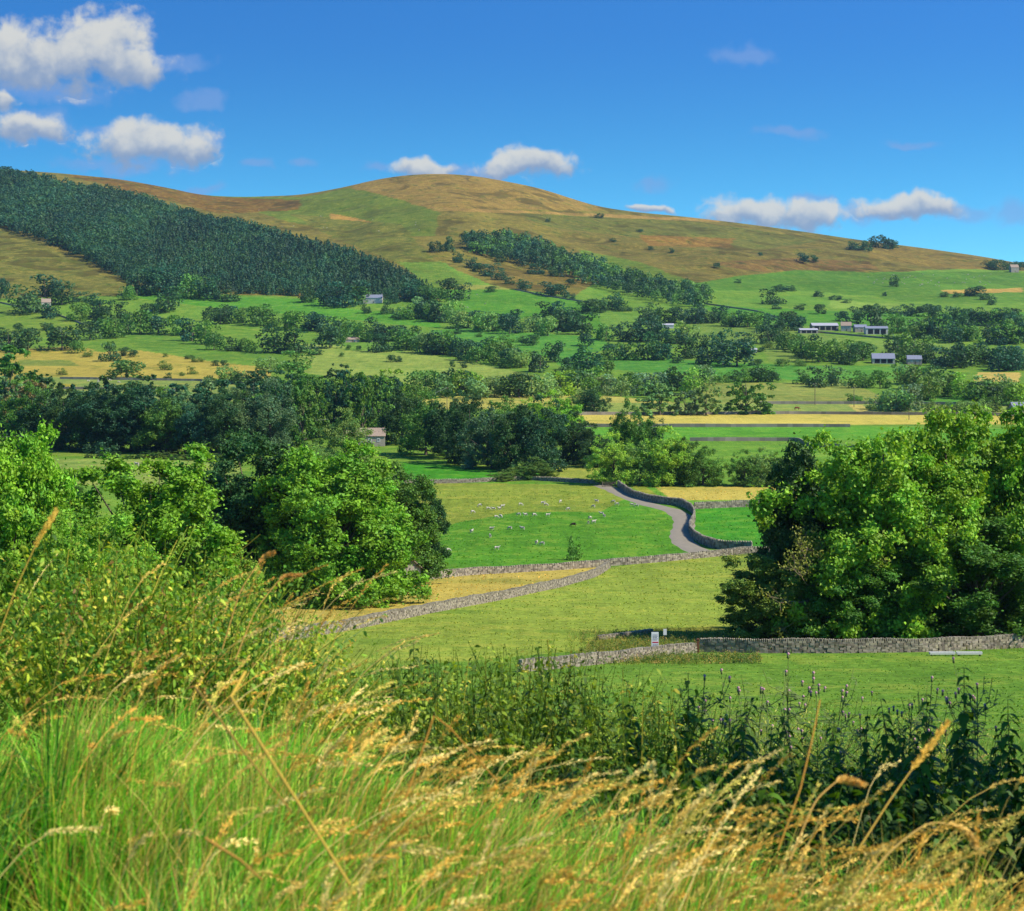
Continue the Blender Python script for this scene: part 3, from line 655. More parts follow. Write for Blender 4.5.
each('in the band left of the small cream hut', [(606, 340, 16, 18), (620, 341, 18, 18), (634, 341, 20, 20), (648, 342, 24, 26), (660, 340, 16, 16), (676, 344, 16, 18), (688, 343, 20, 20, P_), (615, 360, 18, 20), (626, 360, 16, 16), (648, 360, 24, 26), (662, 360, 18, 18), (685, 358, 20, 24), (697, 352, 20, 16), (708, 364, 20, 22), (722, 352, 22, 22), (737, 366, 26, 36), (724, 362, 16, 16), (747, 344, 12, 18), (768, 344, 18, 18), (778, 340, 12, 12)], 'band left of the small cream hut', [D_, M_, U_])
row('in the mixed row above the pale meadow', [(590, 394), (630, 396), (690, 393), (705, 386)], 13, (15, 23), (.9, 1.3), [M_, P_, Y_, D_, G_], 'mixed row above the pale meadow', jit=4)
row('in the hedge below the long green field', [(715, 383), (780, 381)], 8, (8, 16), (1, 1.4), [D_, M_], 'hedge below the long green field', jit=1)
each('standing in the pale valley meadow', [(660, 415, 31, 34, P_), (685, 415, 26, 22, G_), (706, 415, 30, 24, P_), (746, 414, 37, 40, M_)], 'large trees in the pale valley meadow', [M_])
# --- right
each('behind the long farm sheds', [(842, 321, 11, 12), (853, 322, 15, 14), (871, 327, 22, 26), (880, 316, 12, 10), (892, 316, 9, 14), (894, 332, 6, 6)], 'trees behind the long farm sheds', [D_, U_])
row('in the straight belt on the right pasture', [(905, 316), (940, 317)], 7, (9, 12), (.8, 1), [D_, U_], 'straight belt on the right pasture', jit=.6)
row('in the row curving to the right edge', [(948, 318), (975, 324), (1024, 330)], 10, (12, 17), (.9, 1.2), [D_, U_, M_], 'row curving to the right edge')
row('in the band right of the farm', [(890, 334), (920, 337), (950, 340), (980, 340), (1028, 344)], 15, (14, 24), (.9, 1.2), [D_, M_, U_], 'band right of the farm', jit=3)
row('in the band left of the grey barn', [(784, 350), (820, 360), (868, 362)], 11, (16, 22), (1, 1.3), [D_, M_], 'band left of the grey barn', jit=3)
row('in the band right of the grey barn', [(893, 357), (930, 362), (970, 366), (1028, 372)], 15, (17, 25), (.95, 1.25), [D_, M_, D_, U_], 'band right of the grey barn', jit=4)
row('in the riverside wood at the right', [(905, 386), (925, 396), (960, 402), (1026, 402)], 18, (18, 28), (.9, 1.2), [D_, M_, P_, B_, O_], 'riverside wood at the right', jit=4)
each('in the hedge below the grey barn', [(800, 384, 14, 14), (818, 387, 20, 20, D_), (838, 386, 18, 15, G_), (856, 388, 15, 18), (868, 386, 14, 16), (880, 388, 18, 18), (912, 383, 10, 10)], 'hedge below the grey barn', [D_, M_])
each('in the willow clump by the road', [(872, 409, 10, 12), (884, 410, 18, 20), (896, 411, 24, 26), (910, 411, 26, 24), (858, 403, 8, 12, M_), (852, 402, 8, 10, M_)], 'willow clump by the road', [G_, P_])
row('in the scrub beside the right hand road', [(926, 411), (980, 411), (1026, 411)], 9, (8, 12), (1.1, 1.6), [O_, P_, M_], 'scrub beside the right hand road', word='bush', cat='bush', name='bush')
# --- high on the hill
each('high on the right of the brown hill', [(800, 262, 9, 14), (812, 262, 7, 10), (856, 250, 8, 14), (868, 251, 10, 14), (880, 248, 14, 15), (888, 249, 10, 14), (894, 249, 7, 8), (990, 268, 9, 14), (1000, 270, 11, 16), (1012, 270, 9, 14), (1022, 270, 9, 10)], 'trees high on the right of the hill', [D_, U_])
each('dotted over the right hillside pastures', [(772, 304, 14, 18), (738, 283, 4, 6), (780, 291, 6, 14), (790, 291, 5, 10), (820, 297, 6, 12), (835, 300, 5, 10), (846, 303, 4, 8), (894, 287, 11, 9), (884, 296, 4, 5), (800, 310, 6, 9), (776, 309, 5, 8), (820, 314, 10, 10), (978, 296, 10, 16), (986, 300, 8, 10), (968, 296, 8, 8), (992, 305, 7, 8), (1000, 318, 10, 12), (1014, 320, 12, 14), (944, 297, 5, 8), (958, 297, 5, 8)], 'trees dotted over the right pastures', [D_, U_])
each('standing apart above the central wood', [(437, 252, 12, 12), (451, 252, 15, 12), (459, 262, 10, 9), (470, 250, 16, 14), (480, 252, 16, 14), (535, 274, 10, 14), (553, 276, 8, 10), (500, 262, 12, 9), (511, 285, 0.1, 1)][:8], 'trees apart from the central hillside wood', [D_, U_])
each('in the strip under the central hillside wood', [(470, 268, 10, 12), (480, 272, 10, 14), (490, 276, 12, 14), (500, 280, 10, 12), (509, 284, 7, 9), (458, 263, 6, 7), (570, 285, 7, 9)], 'strip under the central hillside wood', [D_, U_])
each('scattered on the open brown hillside', [(548, 222, 4, 5), (599, 218, 5, 7), (612, 242, 4, 6), (650, 250, 4, 5), (671, 253, 5, 5), (640, 232, 3, 6), (760, 256, 4, 5), (717, 268, 6, 6), (4, 171, 5, 6)], 'small trees on the open hillside', [D_, U_], name='small_tree')
# --- valley woods
row('at the foot of the long roadside plantation', [(18, 446), (75, 449), (140, 453), (210, 454), (280, 452)], 15, (50, 62), (.72, .95), [U_, D_, U_, M_, D_, G_], 'front of the long roadside plantation', jit=2, lod='near')
row('poking above the roadside plantation', [(50, 436), (120, 438), (200, 438), (300, 436)], 15, (52, 62), (.42, .6), [U_, D_, D_], 'conifers above the roadside plantation', kind='conifer', jit=3, word='conifer', name='conifer')
row('in the middle ranks of the plantation', [(10, 440), (140, 440), (270, 442)], 9, (46, 56), (.8, 1), [M_, D_, 'rusty', U_, G_], 'middle ranks of the plantation', jit=2, lod='mid')
each('in the tall wood at the left edge', [(8, 425, 66, 60, M_), (38, 410, 36, 36, D_), (24, 430, 46, 40, G_), (-8, 440, 60, 40, U_), (30, 446, 40, 34, U_)], 'tall wood at the left edge', [M_], lod='mid')
each('in the belt beyond the roadside plantation', [(230, 382, 17, 20, P_), (212, 386, 9, 12), (240, 384, 12, 14)], 'belt beyond the plantation', [D_])
row('in the mixed wood left of the farmhouse roof', [(250, 412), (300, 410), (350, 405), (400, 405)], 15, (26, 40), (.8, 1.1), [D_, M_, M_, B_, Y_, U_, D_], 'mixed wood left of the farmhouse roof', jit=7, lod='mid')
row('in front of the mixed wood by the farmhouse', [(262, 444), (300, 442), (340, 436), (400, 432)], 13, (42, 62), (.55, .75), [D_, U_, M_, U_], 'front of the mixed wood by the farmhouse', kind='conifer', jit=5, lod='mid')
each('in the dark wood above the sheep field', [(402, 444, 50, 44, D_), (426, 455, 52, 46, M_), (448, 458, 60, 44, D_), (470, 464, 62, 46, D_), (492, 468, 56, 46, G_), (516, 470, 60, 48, D_), (538, 470, 66, 48, U_), (556, 440, 44, 46, Y_), (574, 462, 42, 40, D_), (590, 464, 36, 38, D_), (598, 467, 28, 32, D_), (460, 440, 44, 20, U_), (505, 440, 40, 40, M_), (415, 430, 36, 36, M_), (533, 436, 34, 30, Y_), (594, 413, 24, 26, D_), (580, 412, 18, 22, P_)], 'dark wood above the sheep field', [D_], lod='near')
each('in the lane side clump beyond the winding wall', [(614, 484, 42, 42, Y_), (630, 464, 58, 34, M_), (640, 484, 38, 34, P_), (664, 485, 48, 44, Y_), (684, 485, 44, 34, M_), (703, 485, 36, 38, M_), (745, 486, 30, 26, M_), (762, 486, 32, 26, P_), (778, 486, 30, 22, M_), (792, 486, 28, 22, G_), (650, 450, 30, 30, D_)], 'lane side clump beyond the winding wall', [M_], lod='near')
# bushes
each('dotted over the dry straw pasture', [(88, 357, 6, 9), (125, 356, 9, 11), (134, 357, 8, 9), (62, 375, 6, 8), (165, 370, 8, 12, O_), (168, 379, 6, 7), (182, 376, 4, 5), (192, 374, 7, 8), (165, 357, 4, 5), (190, 359, 4, 8), (198, 362, 5, 10)], 'bushes on the dry straw pasture', [D_, O_], word='bush', cat='bush', name='bush')
each('in the fields left of centre', [(216, 366, 6, 7), (224, 366, 6, 7), (342, 357, 5, 5), (349, 350, 6, 5), (359, 350, 5, 5), (391, 362, 8, 9), (398, 362, 6, 7), (315, 355, 6, 14), (457, 334, 6, 8), (478, 337, 4, 8), (535, 343, 9, 10), (463, 368, 6, 6), (452, 367, 6, 5)], 'bushes in the fields left of centre', [D_, M_], word='bush', cat='bush', name='bush')
each('in the fields near the cream hut', [(607, 348, 5, 6), (678, 363, 6, 12), (786, 334, 5, 6), (768, 348, 6, 10), (782, 366, 8, 12), (757, 365, 6, 10), (762, 352, 5, 8), (768, 374, 4, 5), (800, 366, 6, 10)], 'bushes near the cream hut', [D_, O_], word='bush', cat='bush', name='bush')
each('along the wall above the sheep field', [(500, 481, 8, 22, O_), (512, 480, 10, 22, O_), (533, 479, 18, 30, 'olive'), (548, 479, 10, 16, O_), (524, 480, 12, 16, M_)], 'bushes along the wall above the sheep field', [O_], word='bush', cat='bush', name='bush', lod='near')
each('in the left valley field', [(75, 478, 9, 16, O_), (92, 479, 9, 18, O_), (108, 480, 9, 12, D_), (75, 492, 8, 16, M_)], 'bushes in the left valley field', [O_], word='bush', cat='bush', name='bush', lod='near')
row('in the low hedge before the plantation', [(85, 458), (160, 459), (235, 461)], 16, (4, 7), (1.8, 2.4), [M_, O_, D_], 'low hedge before the plantation', jit=.4, word='bush', cat='bush', name='bush', lod='mid')
# --- big trees of the middle distance
TM['big'] = [tree_mesh(sd, 120, 100000, .34, cr, -.02, lm, H=20, W=16, sub=9) for sd, cr, lm in ((500, .21, .22), (511, .22, .26), (523, .20, .24), (541, .22, .30))]
def big(px, py, h, w, tone, label, v, rz=None, name='broadleaf_tree', mul=1.0, sink=0.0, group=None):
    tree(px, py, h, w * 1.12, tone, label, group, name=name, lod='big', variant=v, rz=rz, sink=sink)
big(256, 598, 158, 130, D_, 'rounded darker green tree left of the tall bright tree', 0, 1.0)
big(334, 603, 166, 156, 'leaf green', 'tall bright green sycamore in front of the grey stone barn', 1, 2.0)
big(388, 584, 112, 96, M_, 'darker tree standing close behind the tall bright sycamore', 3, .4)
big(416, 566, 80, 56, D_, 'small dark tree beside the stone barn gable', 0, 4.0)
tree(345, 464, 46, 44, P_, 'pale cream flowered tree in front of the farmhouse roof', None, lod='near')
tree(310, 470, 24, 40, P_, 'low pale bush left of the pale flowered tree', None, lod='near', name='bush', cat='bush')
big(146, 640, 184, 170, B_, 'bright leafy tree rising above the left grass bank', 2, 3.0)
big(8, 660, 245, 130, B_, 'tall bright tree cut by the left edge of the picture', 1, 5.0)
big(75, 665, 150, 130, B_, 'low spreading bright tree between the two left hand trees', 0, 2.2)
big(208, 640, 110, 90, Y_, 'small bright tree at the right end of the left hand trees', 1, 1.2)
big(806, 637, 186, 104, D_, 'tall narrow dark tree at the left of the roadside group', 2, 1.0)
big(876, 640, 216, 170, B_, 'tall bright ash tree in the middle of the roadside group', 1, .5)
big(952, 634, 218, 150, B_, 'tall bright green tree right of the bright ash', 0, 3.3)
big(1020, 636, 216, 130, B_, 'tall bright tree cut by the right edge of the picture', 2, 4.4)
big(975, 642, 120, 150, M_, 'low green tree bending over the wall at the right', 0, 5.4)
big(850, 642, 100, 110, M_, 'low green tree under the bright ash by the wall', 1, 4.1)
big(768, 640, 84, 96, O_, 'low dark olive hawthorn at the left end of the roadside group', 0, 2.6)
tree(574, 560, 20, 12, M_, 'slender sapling standing alone in the sheep field', None, lod='near')
# half bare tree with visible branches
def bare_tree():
    x, y, z = at(836, 641); s = y / FPX
    o = empty('half_bare_tree', (x, y, z)); tag(o, 'half bare tree with pale brown branches among the roadside trees', 'tree')
    r = np.random.RandomState(5); A = Acc(); tips = []
    def grow(p, d, L, rad, lv):
        n = 5; pts = [p]
        for i in range(n):
            d = unit(d + r.normal(size=3) * .10 + np.array([0, 0, .03])); pts.append(pts[-1] + d * L / n)
        A.tube(np.array(pts), np.linspace(rad, rad * .55, n + 1), 5)
        if lv == 0: tips.append(pts[-1]); return
        for _ in range(3 if lv > 1 else 4):
            a = unit(d + r.normal(size=3) * .62); grow(pts[r.randint(3, n + 1)], a, L * r.uniform(.55, .8), rad * .5, lv - 1)
    grow(np.array([0, 0, -.2]), np.array([-.12, -.1, 1.]), 6.0, .26, 4)
    grow(np.array([0, 0, .5]), np.array([-.8, -.4, .75]), 5.5, .17, 3)
    grow(np.array([0, 0, 3.]), np.array([-.5, -.5, .8]), 6.0, .17, 3)
    link('trunk', A.me('trunk', MAT['bark_pale'], True), o)
    T = np.array(tips); k = r.choice(len(T), 2600); d = unit(r.normal(size=(2600, 3)))
    P = T[k] + r.normal(size=(2600, 3)) * .35; S = unit(np.cross(d, r.normal(size=(2600, 3))))
    V, F = leaves(P, d, S, .32, .2)
    c = link('crown', mesh_np('crown', V, F, np.repeat(r.uniform(.8, 1.2, (2600, 1)) * np.ones(3), 4, axis=0), MAT['leaf']), o); c.color = (*lin((128, 132, 54)) * 1.2, 1)
MAT['bark_pale'] = simple('pale_bark', (.28, .21, .14), .9, .1, .3, 2, .03)
bare_tree()
flush_trees()

# --- woods that read as one mass
def wood(name, label, poly, step, hpx, seed, tones, conifer=.5):
    r = np.random.RandomState(seed); xs = [p[0] for p in poly]; ys = [p[1] for p in poly]
    gx, gy = np.meshgrid(np.arange(min(xs), max(xs), step[0]), np.arange(min(ys), max(ys), step[1]))
    gx = gx.ravel() + r.uniform(-.5, .5, gx.size) * step[0]; gy = gy.ravel() + r.uniform(-.5, .5, gy.size) * step[1]
    k = in_poly(gx, gy, poly); gx, gy = gx[k], gy[k]; n = len(gx)
    Vs = []; Fs = []; Cs = []; off = 0
    for i in range(n):
        x, y, z = at(gx[i], gy[i]); H = r.uniform(*hpx) * y / FPX; con = r.uniform() < (conifer(gx[i], gy[i]) if callable(conifer) else conifer)
        m = 80 if con else 120
        d = unit(r.normal(size=(m, 3)))
        if con:
            h = r.uniform(0, 1, m) ** 1.3; a = r.uniform(0, 6.28, m); w = H * .30 * (1 - h) ** .8 + .2
            P = np.stack([np.cos(a) * w, np.sin(a) * w, h * H], 1); nn = unit(np.stack([np.cos(a), np.sin(a), .5 + 0 * a], 1) + d * .5)
            L = H * .17
        else:
            d[:, 2] = np.abs(d[:, 2] + .1); P = d * np.array([H * .42, H * .42, H * .5]) * (1 + .15 * np.sin(5 * d[:, :1] + i)) + np.array([0, 0, H * .48]); nn = unit(d + r.normal(size=(m, 3)) * .5); P[::4, 2] *= .4; L = H * .17
        P = P + np.array([x, y, z]); D = unit(np.cross(nn, r.normal(size=(m, 3)))); S = np.cross(nn, D)
        V, F = leaves(P - D * L * .5, D, S, L * r.uniform(.7, 1.3, m), L * .75)
        Vs.append(V); Fs.append(F + off); off += len(V)
        c = lin(GREEN[tones[r.randint(len(tones))]]) * r.uniform(.8, 1.2) * (1.7 if not con else 1.45) * (1 + .18 * math.sin(gx[i] * .045 + gy[i] * .09))
        Cs.append(np.repeat(c[None] * r.uniform(.85, 1.15, (m, 1)), 4, axis=0))
    me = mesh_np(name, np.concatenate(Vs), np.concatenate(Fs), np.concatenate(Cs), MAT['leaf'])
    o = link(name, me); o.color = (1, 1, 1, 1); tag(o, label, 'wood', kind='stuff')
wood('plantation_wood', 'large dark conifer plantation draped over the left shoulder of the hill',
     [(-60, 176), (0, 178), (10, 178), (60, 189), (120, 198), (150, 206), (180, 217), (215, 225), (260, 234), (310, 247), (345, 254), (375, 266), (400, 276), (436, 296), (425, 303), (370, 299), (300, 297), (240, 294), (180, 292), (125, 282), (90, 262), (40, 240), (0, 228), (-60, 222)],
     (3.3, 2.1), (9, 13), 3, ['dark green', 'blue green', 'blue green', 'dark green'], lambda x, y: .85 if (x > 150 and y > 225 + (x - 150) * .12) else .2)
wood('hillside_wood', 'long dark wood slanting down the middle of the hillside',
     [(462, 242), (500, 240), (520, 243), (548, 252), (575, 262), (605, 272), (640, 282), (680, 290), (712, 296), (712, 306), (690, 308), (660, 304), (620, 294), (590, 286), (560, 276), (530, 268), (500, 262), (470, 255)],
     (5.0, 2.8), (10, 14), 4, ['dark green', 'blue green', 'dark green', 'mid green'], .12)
# ------------------------------------------------------------------ dry stone walls
def wall(name, label, pts, group=None, h=1.3, gap=None):
    r = np.random.RandomState(abs(hash(label)) % 1 + len(label) * 7 + int(pts[0][0]))
    Y0 = at(*pts[0])[1]; near = Y0 < 620; step = .42 if Y0 < 300 else (.6 if near else 2.5)
    P = line3(pts, step); A = Acc(); nc = 6 if Y0 < 300 else (4 if near else 1)
    for i in range(len(P) - 1):
        x, y = (P[i] + P[i + 1]) / 2; d = P[i + 1] - P[i]; L = math.hypot(*d); a = math.atan2(d[1], d[0]); z = H1(x, y)
        n = np.array([-d[1], d[0]]) / L
        hh = h * (1 + .04 * math.sin(i * .31) + .03 * math.sin(i * .077))
        if not near:
            g = r.uniform(.75, 1.2); A.box((x, y, z + hh / 2 - .15), (L * .53, .25, hh / 2 + .15), a, (g, g, g)); continue
        for c in range(nc):
            hz = hh / nc; off = r.normal() * .02; g = r.uniform(.5, 1.35); sh = r.uniform(-.2, .2) * L
            t = .30 - .016 * c * 6 / nc
            A.box((x + n[0] * off + math.cos(a) * sh, y + n[1] * off + math.sin(a) * sh, z + hz * (c + .5) - .05), (L * r.uniform(.43, .56), t * r.uniform(.9, 1.1), hz * r.uniform(.40, .52)), a + r.normal() * .04,
                  (g, g * r.uniform(.95, 1.02), g * r.uniform(.85, 1.0)))
        for k in (0,) if not near or Y0 > 300 else (-.25, .25):         # upright cope stones
            g = r.uniform(.7, 1.5)
            A.box((x + math.cos(a) * k * L, y + math.sin(a) * k * L, z + hh + .06), (L * r.uniform(.10, .17) * (1 if Y0 < 300 else 2), .22, .13 * r.uniform(.7, 1.3)), a + r.normal() * .1, (g, g * .99, g * .93))
    o = link(name, A.me(name, MAT['stone'])); tag(o, label, 'wall', group, 'thing')
    return o
DW = 'dry_stone_wall'
wall(DW, 'pale dry stone wall sweeping diagonally between hay meadow and mown field', [(250, 645), (296, 639), (350, 630), (430, 613), (500, 600), (560, 587), (595, 577), (609, 568)])
wall(DW, 'dry stone wall along the bottom of the sheep field', [(405, 582), (470, 575), (560, 570), (609, 566), (660, 562), (710, 557), (750, 553), (800, 552)])
wall(DW, 'dark dry stone wall running below the roadside trees to the right edge', [(700, 652), (760, 653), (840, 653), (920, 652), (1040, 647)])
wall(DW, 'low sunlit stone wall leading left from the gate post', [(520, 672), (570, 667), (620, 662), (660, 656), (695, 653)], h=.95)
wall(DW, 'short tumbled wall beside the mown field verge', [(598, 640), (625, 637), (652, 633)], h=.35)
wall(DW, 'tall dark wall winding beside the farm track', [(618, 487), (632, 497), (655, 503), (682, 506), (694, 513), (695, 522), (688, 531), (697, 542), (715, 549), (752, 551)], h=2.0)
wall(DW, 'straight stone wall between small gold and green fields', [(694, 509), (740, 507), (812, 506)], h=1.7)
wall(DW, 'low wall at the top of the sheep field', [(404, 484), (460, 483), (530, 480), (600, 484)], h=1.2)
for i, (pts, lb) in enumerate([
    ([(556, 427), (700, 427), (850, 427)], 'straight far wall under the yellow hay strip'),
    ([(690, 441), (800, 441), (806, 446)], 'short far wall ending in a dark bend above the lane trees'),
    ([(806, 446), (860, 449)], 'broken far wall behind the tops of the roadside trees'),
    ([(560, 415), (800, 414), (1040, 416)], 'long far wall above the yellow hay strip'),
    ([(760, 404), (900, 404), (1040, 406)], 'far wall crossing the pale valley meadow'),
    ([(60, 379), (200, 381), (270, 386)], 'far wall under the dry straw pasture'),
    ([(60, 389), (180, 391)], 'far wall below the yellowish strip on the left'),
    ([(515, 290), (550, 297), (590, 303)], 'far wall slanting over the central hillside pasture'),
    ([(345, 341), (372, 342)], 'far wall beside the low purple roofed sheds'),
    ([(810, 332), (900, 340)], 'far wall below the long farm sheds'),
    ([(0, 303), (60, 316), (84, 325)], 'far wall over the left sloping pasture'),
    ([(690, 302), (760, 312), (800, 326)], 'far wall descending the right pasture'),
    ([(800, 413), (1024, 413)], 'x')][:-1]):
    wall(DW, lb, pts, 'far field walls', h=1.6)

# ------------------------------------------------------------------ farm track
def track(name, label, pts, w, mat):
    P = line3(pts, 1.5); T = np.gradient(P, axis=0); T /= np.linalg.norm(T, axis=1, keepdims=True); Nn = np.stack([-T[:, 1], T[:, 0]], 1)
    cols = np.linspace(-.5, .5, 7); V = []
    for c in cols:
        q = P + Nn * c * w * (1 + .06 * np.sin(np.arange(len(P)) * .7 + c * 5))[:, None]; V.append(np.stack([q[:, 0], q[:, 1], height(q[:, 0], q[:, 1]) + .10 - .1 * (abs(c) > .45)], 1))
    V = np.stack(V, 1); n, k, _ = V.shape; idx = np.arange(n * k).reshape(n, k)
    F = np.stack([idx[:-1, :-1], idx[:-1, 1:], idx[1:, 1:], idx[1:, :-1]], -1).reshape(-1, 4)[:, ::-1]
    o = link(name, mesh_np(name, V.reshape(-1, 3), F, None, mat, True)); tag(o, label, 'track', kind='structure')
MAT['track'] = simple('track_gravel', tuple(lin((158, 148, 130)) * .66), .95, .1, .25, .6, .02)
track('farm_track', 'pale stony farm track winding beside the wall', [(600, 485), (612, 489), (628, 497), (650, 505), (672, 510), (683, 517), (685, 525), (680, 535), (684, 544), (700, 552), (712, 556)], 5.6, MAT['track'])

# ------------------------------------------------------------------ buildings
MAT['slate'] = simple('slate_roof', tuple(lin((120, 124, 140))), .8, .25, .2, 1.0, .02)
MAT['stone_roof'] = simple('stone_tile_roof', tuple(lin((148, 130, 114))), .9, .15, .3, 1.2, .05)
MAT['tin'] = simple('metal_sheet_roof', tuple(lin((160, 158, 164))), .6, .3, .12, .4)
MAT['white'] = simple('whitewashed_wall', (.52, .50, .46), .9, .1, .12, .6)
MAT['gritstone'] = simple('gritstone_wall', (.36, .31, .25), .95, .1, .3, 2.0, .03)
MAT['cream'] = simple('cream_render', (.46, .42, .34), .9, .1, .12, .6)
MAT['interior_shade'] = simple('painted_interior_shade', (.02, .02, .025), .9, .1, .1, 1)  # near-black colour painted in for the unlit inside of the sheds
MAT['glass'] = simple('window_glass', (.05, .06, .08), .15, .5, .1, 1)
MAT['white_paint'] = simple('white_paint', (.78, .78, .76), .6, .3, .06, 3)
MAT['timber'] = simple('weathered_timber', (.16, .125, .09), .9, .1, .3, 4)
MAT['rust'] = simple('rusty_iron', (.16, .07, .04), .9, .2, .3, 6)
def shed(name, label, px, py, Lpx, Dm, eave, rise, rz, wm, rm, wins=3, chim=0, door=True, group=None, cat='house', shade_panels=False):
    x, y, z = at(px, py); s = y / FPX; L = Lpx * s
    o = empty(name, (x, y, z), rz); tag(o, label, cat, group)
    A = Acc(); h = eave; a, b = L / 2, Dm / 2; b0 = -.8
    A.box((0, 0, (h + b0) / 2), (a, b, (h - b0) / 2))
    w = A.me('wall', MAT[wm]); link('wall', w, o)
    g = Acc()
    for sx in (-1, 1):
        g.V.append(np.array([[sx * (a - .01), -b, h], [sx * (a - .01), b, h], [sx * (a - .01), 0, h + rise], [sx * (a - .3), -b, h], [sx * (a - .3), b, h], [sx * (a - .3), 0, h + rise]])); g.C.append(np.ones((6, 3)))
        k = g.n; g.F.append(np.array([[k, k + 1, k + 2, k + 2], [k + 3, k + 5, k + 4, k + 4], [k, k + 2, k + 5, k + 3], [k + 1, k + 4, k + 5, k + 2]])); g.n += 6
    me = bpy.data.meshes.new('gable'); me.from_pydata([tuple(v) for v in np.concatenate(g.V)], [], [tuple(dict.fromkeys(f)) for f in np.concatenate(g.F).tolist()]); me.materials.append(MAT[wm]); link('gable', me, o)
    rf = Acc(); ov = .35; sl = math.atan2(rise, b); n = 1
    for sy in (-1, 1):
        p0 = np.array([0, 0, h + rise + .08]); ln = math.hypot(b + ov, (b + ov) * rise / b)
        c = np.array([0, sy * (b + ov) / 2, h + rise - (b + ov) / 2 * rise / b + .08])
        v = np.array([[i, j, k] for i in (-1, 1) for j in (-1, 1) for k in (-1, 1)], float) * (a + ov, ln / 2, .08)
        ca, sa = math.cos(-sy * sl), math.sin(-sy * sl)
        v = np.stack([v[:, 0], v[:, 1] * ca - v[:, 2] * sa, v[:, 1] * sa + v[:, 2] * ca], 1) + c
        rf.add(v, [[0, 1, 3, 2], [4, 6, 7, 5], [0, 4, 5, 1], [2, 3, 7, 6], [0, 2, 6, 4], [1, 5, 7, 3]])
    ro = link('roof', rf.me('roof', MAT[rm]), o)
    for i in range(chim):
        c = Acc(); cx = (-1 if i == 0 else 1) * (a - .6); c.box((cx, 0, h + rise + .5), (.45, .35, .7)); c.box((cx, 0, h + rise + 1.25), (.52, .42, .06)); link('chimney', c.me('chimney', MAT[wm]), ro)
    for i in range(wins):
        wx = -a + (i + .75) * 2 * a / (wins + .5)
        if shade_panels:
            c = Acc(); c.box((wx, -b - .02, h * .45), (a / (wins + .5) * .8, .05, h * .42)); link('shade_panel', c.me('shade_panel', MAT['interior_shade']), o); continue  # dark panel on the solid wall, its colour stands for interior shade
        c = Acc(); ww, wh, zc = .55, .6, h * .62
        for dx, dz, sx_, sz_ in ((0, wh, ww + .1, .1), (0, -wh, ww + .1, .1), (ww, 0, .1, wh), (-ww, 0, .1, wh), (0, 0, .04, wh)): c.box((wx + dx, -b - .05, zc + dz), (sx_, .06, sz_))
        f = link('window', c.me('window', MAT['white_paint']), o); c = Acc(); c.box((wx, -b - .02, zc), (ww, .03, wh)); link('pane', c.me('pane', MAT['glass']), f)
    if door and not shade_panels:
        c = Acc(); dx = a * .08; c.box((dx, -b - .04, 1.0), (.5, .05, 1.02)); d = link('door', c.me('door', MAT['timber']), o)
        c = Acc(); c.box((dx + .36, -b - .12, 1.0), (.05, .04, .05)); link('handle', c.me('handle', MAT['rust']), d)
    return o
shed('farmhouse', 'low farmhouse with brownish pink stone tile roof behind the cream flowered tree', 366, 446, 38, 8, 4.6, 3.0, .05, 'gritstone', 'stone_roof', 4, 1)
shed('cottage', 'pale stone farmhouse with slate roof under the dark hillside wood', 373, 303, 19, 9, 6.0, 3.6, -.03, 'white', 'slate', 4, 2)
shed('cottage', 'pale stone cottage half hidden by trees at the far left', 46, 308, 9, 9, 6.5, 4, .3, 'cream', 'stone_roof', 2, 1)
shed('farm_shed', 'low long grey roofed shed leftmost of the hillside farm', 808, 333, 18, 12, 3.0, 1.6, .02, 'gritstone', 'tin', 3, 0, cat='shed', shade_panels=True)
shed('farm_shed', 'long pale roofed shed raised behind the low farm shed', 824, 330, 26, 16, 4.5, 2.6, .02, 'gritstone', 'tin', 4, 0, cat='shed', shade_panels=True)
shed('farmhouse', 'cream farmhouse in the middle of the hillside farm', 846, 331, 10, 9, 5.5, 3.6, -.15, 'cream', 'stone_roof', 2, 1)
shed('farm_shed', 'brown shed between the cream farmhouse and white shed', 860, 332, 12, 12, 4.8, 2.6, 0, 'gritstone', 'slate', 2, 0, cat='shed')
shed('farm_shed', 'white walled farm shed with dark openings at the right end', 876, 334, 22, 12, 5.6, 2.0, -.04, 'white', 'slate', 3, 0, cat='shed', shade_panels=True)
shed('barn', 'large grey barn with pitched metal roof among the trees', 883, 363, 22, 14, 3.8, 4.0, -.12, 'cream', 'slate', 3, 0, cat='barn', shade_panels=True)
shed('barn', 'small barn with mauve grey roof right of the large barn', 914, 364, 14, 10, 4.0, 3.0, -.1, 'gritstone', 'slate', 2, 0, cat='barn')
shed('hut', 'tiny cream hut with a dark door in the field', 754, 353, 5.5, 4, 3.0, 1.2, 0, 'cream', 'tin', 0, 0, cat='hut')
shed('barn', 'small white field barn between the hedgerow trees', 668, 328, 11, 6, 3.0, 1.6, 0, 'white', 'tin', 1, 0, cat='barn')
shed('farm_shed', 'low purple roofed shed in the fields left of centre', 352, 342, 14, 8, 2.4, 2.0, .1, 'gritstone', 'stone_roof', 2, 0, cat='shed')
shed('barn', 'blue grey roofed barn at the right edge above the road', 1019, 412, 16, 8, 3.0, 2.4, 0, 'gritstone', 'slate', 2, 0, cat='barn')
shed('stone_lodge', 'small stone building among trees on the right skyline', 1014, 272, 8, 10, 8, 5, .1, 'gritstone', 'stone_roof', 1, 1)
shed('field_barn', 'grey stone field barn with pinkish roof beside the big sycamore', 398, 584, 40, 6.0, 3.4, 2.6, -1.15, 'gritstone', 'stone_roof', 1, 0, cat='barn')
